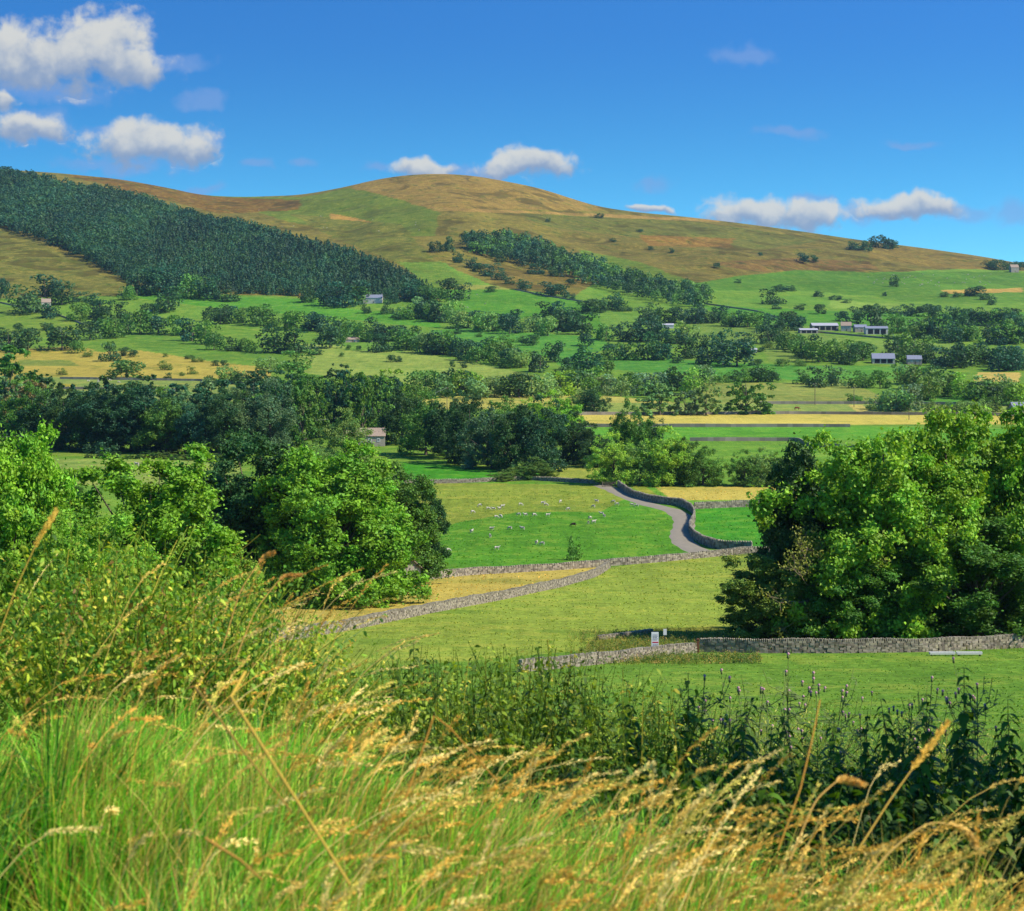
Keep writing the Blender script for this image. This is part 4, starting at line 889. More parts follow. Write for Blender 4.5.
def tarp():
    x, y, z = at(150, 312); s = y / FPX * 2.0
    r = np.random.RandomState(3); A = Acc(); n = 9
    g = np.linspace(-1, 1, n); gx, gy = np.meshgrid(g, g); gz = (1 - np.maximum(abs(gx), abs(gy)) ** 3) * 1.0 + r.uniform(-.06, .06, gx.shape); gz[[0, -1], :] = -.2; gz[:, [0, -1]] = -.2
    V = np.stack([gx * 1.6 * s, gy * 1.2 * s, gz * 1.5 * s], -1).reshape(-1, 3); idx = np.arange(n * n).reshape(n, n)
    F = np.stack([idx[:-1, :-1], idx[:-1, 1:], idx[1:, 1:], idx[1:, :-1]], -1).reshape(-1, 4)
    o = link('covered_stack', mesh_np('covered_stack', V, F, None, simple('blue_tarpaulin', tuple(lin((40, 90, 200))), .5, .3, .1, 1), True)); o.location = (x, y, z)
    tag(o, 'small bright blue covered stack in the grove on the left', 'stack')
tarp()

# ------------------------------------------------------------------ poles and wires
def pole(px, py, hpx, label, cross=True):
    x, y, z = at(px, py); s = y / FPX; H = hpx * s
    o = empty('telegraph_pole', (x, y, z)); tag(o, label, 'telegraph pole', 'telegraph poles in the valley')
    A = Acc(); A.tube([(0, 0, -.5), (0, 0, H * .5), (0, 0, H)], [.22, .19, .15], 8); link('post', A.me('post', MAT['timber'], True), o)
    if cross:
        A = Acc(); A.box((0, 0, H - .5), (1.1, .08, .09)); c = link('crossarm', A.me('crossarm', MAT['timber']), o)
        for dx in (-.9, 0, .9):
            A = Acc(); A.tube([(dx, 0, H - .41), (dx, 0, H - .2)], [.06, .05], 6); link('insulator', A.me('insulator', MAT['white_paint']), c)
    return (x, y, z + H - .3)
pA = pole(70, 450, 18, 'grey telegraph pole in front of the roadside plantation')
pB = pole(815, 405, 22, 'left of two thin poles in the pale field right of centre')
pC = pole(854, 407, 20, 'thin pole left of the willow clump by the road')
pD = pole(447, 409, 22, 'dark pole in front of the straw coloured strip')
pE = pole(570, 408, 12, 'short pole at the right of the straw coloured strip', False)
pF = pole(909, 420, 12, 'short pole beside the road near the yellow hay strip', False)
def wire(a, b, sag, label):
    t = np.linspace(0, 1, 24); p = np.array(a)[None] * (1 - t)[:, None] + np.array(b)[None] * t[:, None]; p[:, 2] -= sag * 4 * t * (1 - t)
    A = Acc(); A.tube(p, np.full(24, .045), 4); o = link('overhead_wire', A.me('overhead_wire', simple('wire', (.25, .25, .26), .6, .3, .1, 1))); tag(o, label, 'wire')
def w3(px, py, Y): return ((px - 512) / FPX * Y, Y, (HOR - py) / FPX * Y)
wire(pA, w3(-60, 436, 740), 1.0, 'thin overhead wire running left from the plantation pole')
wire(pA, w3(300, 421, 760), 3.0, 'thin overhead wire running right along the plantation front')
wire(w3(300, 421, 760), pD, 4.0, 'thin pale wire crossing before the mixed wood by the farmhouse')

# ------------------------------------------------------------------ gate, sign, trough
def gate(px, py, label, wpx, hm):
    x, y, z = at(px, py); s = y / FPX; L = wpx * s
    o = empty('field_gate', (x, y, z), .1); tag(o, label, 'gate')
    for i in range(5):
        A = Acc(); A.box((0, 0, .25 + i * hm / 5), (L / 2, .03, .05)); link('rail', A.me('rail', MAT['timber']), o)
    for sx in (-1, 1):
        A = Acc(); A.tube([(sx * (L / 2 + .1), 0, -.3), (sx * (L / 2 + .1), 0, hm + .25)], [.12, .10], 7); link('post', A.me('post', MAT['timber']), o)
    A = Acc(); A.tube([(-L / 2, -.05, .2), (L / 2, -.05, hm * .9)], [.04, .04], 4); link('brace', A.me('brace', MAT['timber']), o)
gate(741, 556, 'wooden gate in the wall at the foot of the winding lane', 14, 1.4)
gate(609, 487, 'gate at the top of the farm track by the clump', 13, 1.6)
def sign():
    x, y, z = at(655, 655); s = y / FPX
    o = empty('warning_sign', (x, y, z + .6), .05); tag(o, 'tall white notice board with a red band on the roadside wall', 'sign')
    A = Acc(); A.box((0, 0, 9.2 * s), (3.6 * s, .03, 8 * s)); b = link('board', A.me('board', MAT['white_paint']), o)
    A = Acc(); A.box((.3 * s, -.034, 7.0 * s), (3.0 * s, .004, .65 * s)); link('red_band', A.me('red_band', simple('red_paint', (.55, .05, .08), .6, .3, .1, 4)), b)
    A = Acc(); r = np.random.RandomState(2)
    for zz in (14.5, 13.2, 12, 10.6, 9.4, 4.6, 3.4):
        xx = -2.4
        while xx < 2.2:
            w = r.uniform(.3, .9); A.box(((xx + w / 2) * s, -.034, zz * s), (w / 2 * s, .003, .3 * s)); xx += w + .35
    link('lettering', A.me('lettering', simple('dark_lettering', (.06, .06, .07), .7, .2, .1, 3)), b)
    for sx in (-1, 1):
        A = Acc(); A.tube([(sx * 2.6 * s, .06, -1.2), (sx * 2.6 * s, .06, 17 * s)], [.04, .04], 6); link('post', A.me('post', MAT['timber']), o)
sign()
def notice():
    x, y, z = at(665, 643); s = y / FPX
    o = empty('small_notice', (x, y, z)); tag(o, 'small blank white notice on a stake behind the tall sign', 'sign')
    A = Acc(); A.box((0, 0, 11 * s), (1.7 * s, .025, 3 * s)); link('board', A.me('board', MAT['white_paint']), o)
    A = Acc(); A.tube([(0, .05, -.3), (0, .05, 13 * s)], [.04, .035], 6); link('post', A.me('post', MAT['timber']), o)
notice()
def gatepost():
    x, y, z = at(698, 653); A = Acc(); r = 0.14
    A.box((0, 0, .6), (r, r, .85)); A.box((0, 0, 1.47), (r + .03, r + .03, .03)); A.box((0, 0, 1.52), (r - .04, r - .04, .03))
    o = link('gate_post', A.me('gate_post', MAT['rust'])); o.location = (x, y, z); tag(o, 'dark rusty gate post standing at the end of the roadside wall', 'post')
gatepost()
def trough(px, label):
    x, y, z = at(px, 655.5); s = y / FPX; L = 12.5 * s
    o = empty('feed_trough', (x, y - .5, z), .02); tag(o, label, 'trough', 'long pale feed troughs by the wall')
    A = Acc()
    A.box((0, 0, .28), (L, .20, .03)); A.box((0, -.22, .36), (L, .03, .12)); A.box((0, .22, .36), (L, .03, .12)); A.box((L, 0, .36), (.03, .19, .12)); A.box((-L, 0, .36), (.03, .19, .12))
    link('basin', A.me('basin', simple('galvanised', (.62, .60, .56), .6, .3, .15, 4)), o)
    for sx in (-.85, .85):
        A = Acc(); A.box((sx * L, 0, .1), (.04, .2, .15)); link('leg', A.me('leg', MAT['rust']), o)
trough(941, 'left one of two long pale feed troughs below the wall')
trough(968, 'right one of two long pale feed troughs below the wall')

# ------------------------------------------------------------------ sheep and cattle
def beast_mesh(kind):
    """one continuous skinned body: trunk, neck, head, four jointed legs"""
    sheep = kind in ('sheep', 'grazing')
    V = []; E = []; Rr = []
    def v(p, r): V.append(p); Rr.append(r); return len(V) - 1
    def e(a, b): E.append((a, b))
    if sheep:
        c = [v((-.42, 0, .62), .20), v((-.15, 0, .64), .27), v((.18, 0, .64), .27), v((.42, 0, .66), .20)]
        if kind == 'grazing': nk = [v((.60, 0, .50), .11), v((.70, 0, .26), .085), v((.80, 0, .10), .05)]
        else: nk = [v((.58, 0, .84), .11), v((.68, 0, .98), .09), v((.84, 0, .92), .055)]
        lr = (.05, .035, .04); top = .5; tail = [v((-.60, 0, .55), .05), v((-.64, 0, .36), .03)]
    else:
        c = [v((-.85, 0, 1.02), .30), v((-.3, 0, 1.0), .40), v((.35, 0, 1.0), .40), v((.8, 0, 1.05), .30)]
        nk = [v((1.1, 0, .95), .18), v((1.35, 0, .62), .15), v((1.5, 0, .3), .09)]
        lr = (.11, .06, .07); top = .85; tail = [v((-1.15, 0, .9), .04), v((-1.2, 0, .4), .03)]
    for a, b in zip(c[:-1], c[1:]): e(a, b)
    e(c[-1], nk[0]); e(nk[0], nk[1]); e(nk[1], nk[2]); e(c[0], tail[0]); e(tail[0], tail[1])
    for base, xx, hind in ((c[0], V[c[0]][0], True), (c[-1], V[c[-1]][0] - (.05 if sheep else .1), False)):
        for sy in (-1, 1):
            wy = .13 if sheep else .26
            a = v((xx + (.04 if hind else 0), sy * wy, top * .80), lr[0]); b = v((xx + (-.07 if hind else .02), sy * wy, top * .42), lr[1]); d = v((xx, sy * wy, .02), lr[2])
            e(base, a); e(a, b); e(b, d)
    me = bpy.data.meshes.new(kind); me.from_pydata(V, E, []); ob = bpy.data.objects.new('tmp', me); COL.objects.link(ob)
    m = ob.modifiers.new('s', 'SKIN'); sv = me.skin_vertices[0].data
    for i, r in enumerate(Rr): sv[i].radius = (r, r)
    sv[1].use_root = True
    ob.modifiers.new('d', 'SUBSURF').levels = 1
    dg = bpy.context.evaluated_depsgraph_get(); out = bpy.data.meshes.new_from_object(ob.evaluated_get(dg)); bpy.data.objects.remove(ob)
    co = np.empty(len(out.vertices) * 3); out.vertices.foreach_get('co', co); co = co.reshape(-1, 3)
    if sheep: wool = np.clip((co[:, 2] - .30) / .12, 0, 1) * (1 - np.clip((co[:, 0] - .60) / .06, 0, 1)); C = wool[:, None] * np.array([.42, .385, .31]) + (1 - wool[:, None]) * np.array([.55, .50, .44])
    else: C = np.ones((len(co), 3))
    a = out.attributes.new('tint', 'FLOAT_COLOR', 'POINT'); c4 = np.ones((len(co), 4), dtype=np.float32); c4[:, :3] = C; a.data.foreach_set('color', c4.ravel())
    out.polygons.foreach_set('use_smooth', np.ones(len(out.polygons), dtype=bool))
    return out
def coat(name):
    m, nt = mat_new(name); oi = N(nt, 'ShaderNodeObjectInfo'); c = MIX(nt, 1.0, ATTR(nt, 'tint'), oi.outputs['Color'], 'MULTIPLY')
    tc = N(nt, 'ShaderNodeTexCoord').outputs['Object']; finish(nt, principled(nt, c, .95, .1, BUMP(nt, NOISE(nt, tc, 14, 4, .6), .6, .03))); return m
MC = coat('fleece'); BM = {k: beast_mesh(k) for k in ('sheep', 'grazing', 'cow')}
for b in BM.values(): b.materials.clear(); b.materials.append(MC)
sr = np.random.RandomState(21)
ZS = [(215, 123), (238, 132), (252, 133), (268, 132), (276, 126), (325, 121), (385, 117), (393, 121), (432, 113), (453, 133), (196, 141), (260, 155), (272, 153), (320, 148), (338, 149), (362, 149), (398, 150), (247, 187),
      (296, 185), (330, 186), (193, 194), (243, 207), (261, 240), (368, 225), (383, 227), (130, 245), (521, 126), (530, 112), (575, 113), (543, 146), (550, 152), (512, 157), (508, 170), (522, 168), (626, 122), (638, 124), (585, 120)]
PS = sorted([(400 + a / 2.695, 460 + b / 2.695) for a, b in ZS], key=lambda p: p[0])
def put(kind, px, py, col, label, cat, group, sc=1.0, name=None):
    x, y, z = at(px, py + 1); o = link(name or ('cow' if kind == 'cow' else 'sheep'), BM[kind]); o.location = (x, y, z); o.rotation_euler = (0, 0, sr.uniform(0, 6.28) if kind != 'cow' else .2)
    if sr.uniform() < .75 and kind != 'cow': o.rotation_euler[2] = sr.choice([0, math.pi]) + sr.uniform(-.5, .5)
    o.scale = (sc, sc, sc); o.color = (*col, 1); tag(o, label, cat, group)
for i, (px, py) in enumerate(PS):
    k = 'grazing' if sr.uniform() < .6 else 'sheep'
    side = 'left' if px < 470 else ('middle' if px < 560 else 'right'); part_ = 'upper olive' if py < 512 else 'lower bright green'
    j = sum(1 for q in PS[:i] if (('left' if q[0] < 470 else ('middle' if q[0] < 560 else 'right')), ('upper olive' if q[1] < 512 else 'lower bright green')) == (side, part_))
    put(k, px, py, (1, 1, 1), f"cream sheep, {ORD[j]} from the left in the {side} of the {part_} part", 'sheep', 'sheep grazing in the big field', 1.0)
put('grazing', 400 + 467 / 2.695, 460 + 177 / 2.695, (.10, .08, .07), 'single black sheep grazing alone in the bright green field', 'sheep', 'sheep grazing in the big field', 1.2)
put('grazing', 106, 470, (1, 1, 1), 'white sheep in the left valley field before the plantation', 'sheep', 'sheep in the left valley field', 1.5)
put('sheep', 137, 465, (1, 1, 1), 'white sheep near the low hedge before the plantation', 'sheep', 'sheep in the left valley field', 1.5)
for i in range(46):
    px = sr.uniform(868, 992); py = sr.uniform(273, 286) - (px - 930) * .02
    put('grazing', px, py, (1, 1, 1), 'tiny white sheep on the high green pasture at right', 'sheep', 'sheep on the high right pasture', 1.7)
for i in range(14):
    put('grazing', sr.uniform(405, 500), sr.uniform(289, 308), (1, 1, 1), 'tiny white sheep on the central hillside pasture', 'sheep', 'sheep on the central hillside pasture', 1.5)
for i in range(12):
    put('grazing', sr.uniform(250, 420), sr.uniform(203, 232), (1, 1, 1), 'tiny white sheep high on the green shoulder of the hill', 'sheep', 'sheep on the green shoulder', 1.7)
for i in range(6):
    put('grazing', sr.uniform(60, 130), sr.uniform(379, 384), (1, 1, 1), 'white sheep on the pale strip below the straw pasture', 'sheep', 'sheep on the pale left strip', 1.5)
put('cow', 797, 409, (.16, .05, .03), 'red brown cow in the pale valley meadow', 'cow', None, 1.35)
put('cow', 731, 411, (.70, .64, .55), 'cream cow beside the large meadow tree', 'cow', None, 1.3)
# ------------------------------------------------------------------ near bank: grass, seeding stems, nettles, thistles
fr = np.random.RandomState(99)
MAT['grass'] = leaf_material('grass_blades', .45, use_obj=False, rough=.5, spec=.3)
MAT['straw'] = leaf_material('dry_grass', .25, use_obj=False, rough=.6, spec=.2, warm_c=(1.1, 1.0, .7))
LN = lambda c: lin(c)
def spots(n, y0, y1, xl, xr, pad=1.2):
    """random ground points between distances y0..y1, xl..xr are picture columns"""
    Y = np.sqrt(fr.uniform(y0 ** 2, y1 ** 2, n)); c = fr.uniform(xl, xr, n); X = (c - 512) / FPX * Y
    X = X + np.where(c < 40, -1, np.where(c > 984, 1, 0)) * fr.uniform(0, pad, n)
    return X, Y, height(X, Y), c
def bend(base, H, lean, az, k, droop=1.8):
    """arching paths: base (n,3), height, lean sideways, direction"""
    t = np.linspace(0, 1, k)[None, :]
    H = H[:, None]; l = lean[:, None] * t ** droop
    return np.stack([base[:, 0:1] + np.cos(az)[:, None] * l, base[:, 1:2] + np.sin(az)[:, None] * l, base[:, 2:3] + H * (t - .22 * (lean / H[:, 0])[:, None] * t ** 3)], -1)
def mixcol(n, cols, w, var=.2):
    cols = np.array([lin(c) for c in cols]); k = fr.choice(len(cols), n, p=np.array(w) / sum(w))
    return cols[k] * fr.uniform(1 - var, 1 + var, (n, 1))
def grass_field(name, label, n, y0, y1, xl, xr, h, width, cols, w, k=5, mask=None, clump=.5):
    X, Y, Z, c = spots(n, y0, y1, xl, xr)
    if mask is not None:
        m = mask(X, Y, c); X, Y, Z = X[m], Y[m], Z[m]
    n = len(X)
    H = fr.uniform(h[0], h[1], n) * (1 + clump * .35 * waves(X, Y, .55, 3, 2))
    az = fr.normal(.1, .9, n) + 1.2 * waves(X, Y, 1.1, 2, 8); lean = H * np.abs(fr.normal(.45, .3, n))
    P = bend(np.stack([X, Y, Z - .02], 1), H, lean, az, k)
    a2 = az + 1.57 + fr.normal(0, .5, n); S = np.stack([np.cos(a2), np.sin(a2), fr.normal(0, .15, n)], 1)
    wd = width * fr.uniform(.6, 1.4, n)[:, None] * np.linspace(1, 0, k)[None] ** .6 * np.array([.8] + [1] * (k - 1))[None] + .0004
    V, F = ribbons(P, wd, unit(S))
    C = mixcol(n, cols, w, .25) * (1 + .16 * waves(X, Y, .8, 3, 30))[:, None]
    C = np.repeat(C[:, None] * np.ones((1, k * 2, 1)), 1, 0).reshape(-1, 3)
    o = link(name, mesh_np(name, V, F, C, MAT['grass'], True)); tag(o, label, 'grass', kind='stuff')
G1, G2, G3, G4, G5 = (84, 172, 36), (132, 208, 52), (184, 230, 74), (222, 222, 90), (232, 200, 104)
grass_field('bank_grass', 'bright green and yellow grass covering the near bank', 150000, 1.9, 7.4, -60, 1084, (.16, .46), .0075, [G1, G2, G3, G4, G5, (40, 104, 26)], [3, 4, 3.6, 1.6, .8, 2.2],
            mask=lambda X, Y, c: Y < np.interp(c, [0, 300, 600, 1024], [7.4, 7.2, 6.4, 5.2]))
grass_field('dry_bank_grass', 'dry yellow grass blades among the green of the near bank', 9000, 2.4, 5.6, -60, 1084, (.35, .60), .0032, [(206, 180, 92), (190, 150, 70), (170, 176, 72)], [3, 2, 2])
grass_field('meadow_tufts', 'rough green grass on the slope behind the weeds', 60000, 13, 90, -40, 1064, (.18, .42), .012, [(104, 150, 52), (128, 168, 62), (168, 172, 84), (80, 130, 44)], [3, 3, 1.6, 2], k=3)
n = 1500; c = 575 + 185 * fr.uniform(0, 1, n) ** .8; rw = np.where(fr.uniform(size=n) < .55, fr.uniform(632, 652, n), fr.uniform(656, 664, n)); G_at = [at(a_, b_) for a_, b_ in zip(c, rw)]
VX = np.array([g[0] for g in G_at]); VY = np.array([g[1] for g in G_at])
grass_field('verge_grass', 'rough yellowish grass along the roadside verge', 15000, 176, 226, 560, 1060, (.3, .8), .05, [(120, 140, 54), (168, 160, 74), (90, 120, 44), (180, 140, 70)], [3, 2, 3, 1], k=3,
            mask=lambda X, Y, c: (lambda row: (((row < 651) & (row > 626)) | ((row < 666) & (row > 650) & (c < 700))) & (c > 565 + 70 * fr.uniform(size=len(c)) ** 2))(HOR - FPX * height(X, Y) / Y))

# seeding stems, all swept to the right by the wind
def seeders(name, label, n, y0, y1, xl, xr, h, weight=None, cols=None, az0=0.1, mask=None):
    X, Y, Z, c = spots(n, y0, y1, xl, xr, .8)
    if mask is not None:
        m = mask(X, Y, c); X, Y, Z, c = X[m], Y[m], Z[m], c[m]
    n = len(X); k = 12
    H = fr.uniform(h[0], h[1], n); lean = H * np.abs(fr.normal(.42, .22, n)); az = fr.normal(az0, .5, n)
    P = bend(np.stack([X, Y, Z - .02], 1), H, lean, az, k, 2.3)
    # heads nod over at the tip
    nod = fr.uniform(.0, .07, n); P[:, -1, 2] -= nod * 1.1; P[:, -2, 2] -= nod * .35; P[:, -1, 0] += np.cos(az) * nod * .6
    col = mixcol(n, cols or [(232, 196, 96), (222, 174, 72), (240, 214, 128), (206, 190, 86)], [3, 3, 2, 2], .15)
    V, F = tubes(P, np.linspace(.0019, .0009, k)[None] * fr.uniform(.8, 1.3, (n, 1)), 3)
    C = np.repeat(col * .9, k * 3, 0)
    # spikelets
    m_ = 70; hl = fr.uniform(.18, .30, n)
    t = fr.uniform(0, 1, (n, m_)); s = 1 - hl[:, None] * .62 * t; idx = s * (k - 1); i0 = np.clip(idx.astype(int), 0, k - 2); f = (idx - i0)[..., None]
    ar = np.arange(n)[:, None]; Q = P[ar, i0] * (1 - f) + P[ar, i0 + 1] * f; T = unit(P[ar, i0 + 1] - P[ar, i0])
    rnd = unit(fr.normal(size=(n, m_, 3))); D = unit(T + rnd * .55); prof = np.sin(np.clip(t * 2.6 + .35, 0, 3.1)) * .9 + .15
    R_ = fr.uniform(.0015, .0062, (n, m_)) * prof * fr.uniform(.6, 1.5, (n, 1)); Q = Q + rnd * R_[..., None]
    S = unit(np.cross(D, fr.normal(size=(n, m_, 3)))); L = fr.uniform(.008, .015, n * m_)
    V2, F2 = leaves(Q.reshape(-1, 3), D.reshape(-1, 3), S.reshape(-1, 3), L, L * .34)
    C2 = np.repeat((col * fr.uniform(1.0, 1.25, (n, 1)))[:, None] * fr.uniform(.75, 1.3, (n, m_, 1)), 4, 1).reshape(-1, 3)
    V = np.concatenate([V, V2]); F = np.concatenate([F, F2 + n * k * 3]); C = np.concatenate([C, C2])
    o = link(name, mesh_np(name, V, F, C, MAT['straw'])); tag(o, label, 'grass', kind='stuff')
seeders('seeding_grass', 'golden seeding grass stems leaning right across the bank', 950, 3.0, 6.4, 260, 1060, (.36, .76), az0=.15, mask=lambda X, Y, c: Y < np.interp(c, [260, 600, 1060], [6.4, 5.8, 4.6]))
seeders('seeding_grass', 'tall golden seed heads along the right of the bank', 170, 3.4, 5.4, 600, 1070, (.50, .92), az0=.1)
seeders('seeding_grass', 'pale seeding grass stems scattered over the left of the bank', 240, 3.0, 7.2, -40, 330, (.35, .75), az0=.3)
seeders('seeding_grass', 'fine seed heads standing above the left hand brambles', 90, 7.0, 8.8, -40, 300, (.8, 1.28), az0=.25)
seeders('seeding_grass', 'yellow seeding grass beyond the dark nettles', 420, 12, 20, 300, 1060, (.8, 1.35), cols=[(196, 178, 92), (170, 160, 80), (206, 186, 110), (150, 160, 70)])

# leafy undergrowth built from stems with small leaves
def leafy(name, label, X, Y, H, nleaf, leaf, cols, w, lean=.25, spread=.10, mat='herb', cat='undergrowth', kind='stuff', shape=1.0, droop=.3):
    n = len(X); Z = height(X, Y); k = 7
    az = fr.uniform(0, 6.28, n); P = bend(np.stack([X, Y, Z - .05], 1), H, H * np.abs(fr.normal(lean, lean * .6, n)), az, k)
    V, F = tubes(P, np.linspace(.0045, .0015, k)[None] * np.ones((n, 1)), 3)
    col = mixcol(n, cols, w, .2); C = np.repeat(col * .8, k * 3, 0)
    s = fr.uniform(.12, 1.0, (n, nleaf)); idx = s * (k - 1); i0 = np.clip(idx.astype(int), 0, k - 2); f = (idx - i0)[..., None]; ar = np.arange(n)[:, None]
    Q = P[ar, i0] * (1 - f) + P[ar, i0 + 1] * f
    a = fr.uniform(0, 6.28, (n, nleaf)); sp = spread * (1.15 - s * .8)[..., None]
    out = np.stack([np.cos(a), np.sin(a), fr.uniform(-.3, .6, (n, nleaf))], -1)
    Q = Q + out * sp * fr.uniform(.1, 1, (n, nleaf, 1)); D = unit(out + np.array([0, 0, -droop]) + fr.normal(size=(n, nleaf, 3)) * .3)
    S = unit(np.cross(D, np.array([0, 0, 1.]) + fr.normal(size=(n, nleaf, 3)) * .5)); L = (leaf * fr.uniform(.6, 1.4, (n, nleaf)) * (1.1 - .5 * s)).ravel()
    D = D.reshape(-1, 3); S = S.reshape(-1, 3); Q = Q.reshape(-1, 3)
    t = np.array([0, .35, .7, 1.0]); path = Q[:, None] + D[:, None] * (L[:, None] * t)[..., None]; path[:, :, 2] -= (L[:, None] * t ** 2 * .35)
    wd = L[:, None] * np.array([.08, .52, .40, .02])[None] * shape
    V2, F2 = ribbons(path, wd, S)
    cl = col[:, None] * fr.uniform(.65, 1.35, (n, nleaf, 1)); C2 = np.repeat(cl.reshape(-1, 1, 3), 8, 1).reshape(-1, 3)
    me = mesh_np(name, np.concatenate([V, V2]), np.concatenate([F, F2 + n * k * 3]), np.concatenate([C, C2]), MAT[mat])
    o = link(name, me); o.color = (1, 1, 1, 1); tag(o, label, cat, kind=kind); return o
# bramble and vetch tangle on the left, its top falling to the right
n = 2600; X, Y, Z, c = spots(n, 7.2, 10.5, -90, 340, 1.5)
toprow = np.interp(c, [-90, 60, 150, 240, 290, 340], [590, 588, 604, 628, 668, 715])
H = ((HOR - toprow) / FPX * Y - Z) * fr.uniform(.6, 1.42, n) ; H = np.clip(H, .3, 2.4)
leafy('bramble_tangle', 'tangled olive brambles and vetch on the left of the bank', X, Y, H, 46, .038, [(126, 164, 46), (176, 194, 60), (80, 128, 34), (214, 200, 74), (150, 116, 56)], [4, 3, 3, 1.2, .5], .3, .13)
n = 1500; X, Y, Z, c = spots(n, 8.5, 12.5, 300, 700)
toprow = np.interp(c, [300, 340, 420, 470, 540, 640, 700], [690, 668, 655, 660, 648, 682, 700])
H = np.clip(((HOR - toprow) / FPX * Y - Z) * fr.uniform(.5, 1.12, n), .3, 1.9)
leafy('weed_thicket', 'thick green weeds beyond the middle of the bank', X, Y, H, 40, .045, [(104, 134, 36), (142, 164, 46), (74, 104, 30), (186, 178, 62)], [4, 3, 3, 1], .18, .10)
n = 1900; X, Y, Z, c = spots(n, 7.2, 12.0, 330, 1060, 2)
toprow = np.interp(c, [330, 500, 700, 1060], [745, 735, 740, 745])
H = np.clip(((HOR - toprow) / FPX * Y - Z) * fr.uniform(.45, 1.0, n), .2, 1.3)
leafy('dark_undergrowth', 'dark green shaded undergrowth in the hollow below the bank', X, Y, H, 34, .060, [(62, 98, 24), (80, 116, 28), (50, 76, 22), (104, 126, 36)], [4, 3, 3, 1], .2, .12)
n = 1700; X, Y, Z, c = spots(n, 13.0, 24.0, 300, 1080, 3)
toprow = np.interp(c, [300, 560, 700, 760, 850, 1080], [712, 705, 690, 678, 700, 712])
H = np.clip(((HOR - toprow) / FPX * Y - Z) * fr.uniform(.5, 1.02, n), .3, 1.6)
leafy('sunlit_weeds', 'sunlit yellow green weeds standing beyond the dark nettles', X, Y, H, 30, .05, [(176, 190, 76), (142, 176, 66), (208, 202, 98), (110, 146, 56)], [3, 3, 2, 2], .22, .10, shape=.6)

leafy('verge_weeds', 'rough green weeds along both sides of the low roadside wall', VX, VY, fr.uniform(.3, 1.0, len(VX)), 14, .20, [(96, 122, 46), (140, 140, 60), (70, 100, 38), (176, 150, 80)], [4, 3, 3, 1.4], .3, .3)
# --- single nettles
def nettle_mesh(seed, H=1.4):
    r = np.random.RandomState(seed); k = 10; t = np.linspace(0, 1, k)
    lx, ly = r.normal(0, .07, 2); path = np.stack([lx * t ** 2 * H, ly * t ** 2 * H, H * t], 1)
    V, F = tubes(path[None], np.linspace(.006, .002, k)[None], 5); stem = mesh_np('stem', V, F, np.tile(lin((80, 96, 44)), (len(V), 1)), MAT['stem'], True)
    Vs, Fs, Cs, off = [], [], [], 0; nn = 26
    for i in range(nn):
        s = .10 + .90 * (i / (nn - 1)) ** .9; p = np.array([np.interp(s, t, path[:, j]) for j in range(3)]); L = (.105 if s < .8 else .105 * (1 - (s - .8) * 3.2)) * r.uniform(.8, 1.15) * (.75 + .5 * math.sin(min(1, s * 1.6) * math.pi / 2))
        for sgn in (0, math.pi):
            a = (i % 2) * 1.57 + sgn + r.normal(0, .25); m = 7; u = np.linspace(0, 1, m)
            out = np.array([math.cos(a), math.sin(a), 0]); up = r.uniform(.15, .5)
            q = p + out[None] * (L * (u * .92))[:, None]; q[:, 2] += L * (up * u - (up + .62) * u ** 2)
            w = L * .46 * np.array([.10, .62, 1., .92, .68, .36, .02]) * (1 + .10 * np.array([0, 1, -1, 1, -1, 1, 0]))
            v, f = ribbons(q[None], w[None], np.array([[-math.sin(a), math.cos(a), 0]])); v = v.copy(); v[:, 2] += .0
            g = lin((84, 118, 26)) * r.uniform(.6, 1.3); Vs.append(v); Fs.append(f + off); off += len(v); Cs.append(np.tile(g, (len(v), 1)))
        if s > .45 and s < .96:       # hanging flower strings
            for _ in range(3):
                a = r.uniform(0, 6.28); q = p + np.stack([np.cos(a) * np.linspace(0, .04, 4), np.sin(a) * np.linspace(0, .04, 4), -np.linspace(0, .05, 4) ** 1.0], 1)
                v, f = ribbons(q[None], np.full((1, 4), .006), np.array([[-math.sin(a), math.cos(a), 0]])); Vs.append(v); Fs.append(f + off); off += len(v); Cs.append(np.tile(lin((128, 132, 70)), (len(v), 1)))
    leaf = mesh_np('foliage', np.concatenate(Vs), np.concatenate(Fs), np.concatenate(Cs), MAT['herb'], True)
    return stem, leaf
NM = [nettle_mesh(i) for i in range(6)]
def herb(name, x, y, h, base, meshes, names, label, group, cat, col=(1, 1, 1), tilt=.08):
    o = empty(name, (x, y, H1(x, y) - .04), fr.uniform(0, 6.28), (h / base * 1.0,) * 3); o.rotation_euler[0] = fr.normal(0, tilt); o.rotation_euler[1] = fr.normal(.03, tilt)
    tag(o, label, cat, group)
    for m, nme in zip(meshes, names):
        c = link(nme, m, o); c.color = (*(np.array(col) * fr.uniform(.85, 1.15)), 1)
    return o
def herb_at(name, px, toprow, Y, base, meshes, names, label, group, cat, **k):
    x = (px - 512) / FPX * Y; h = (HOR - toprow) / FPX * Y - H1(x, Y); return herb(name, x, Y, max(.4, h), base, meshes, names, label, group, cat, **k)
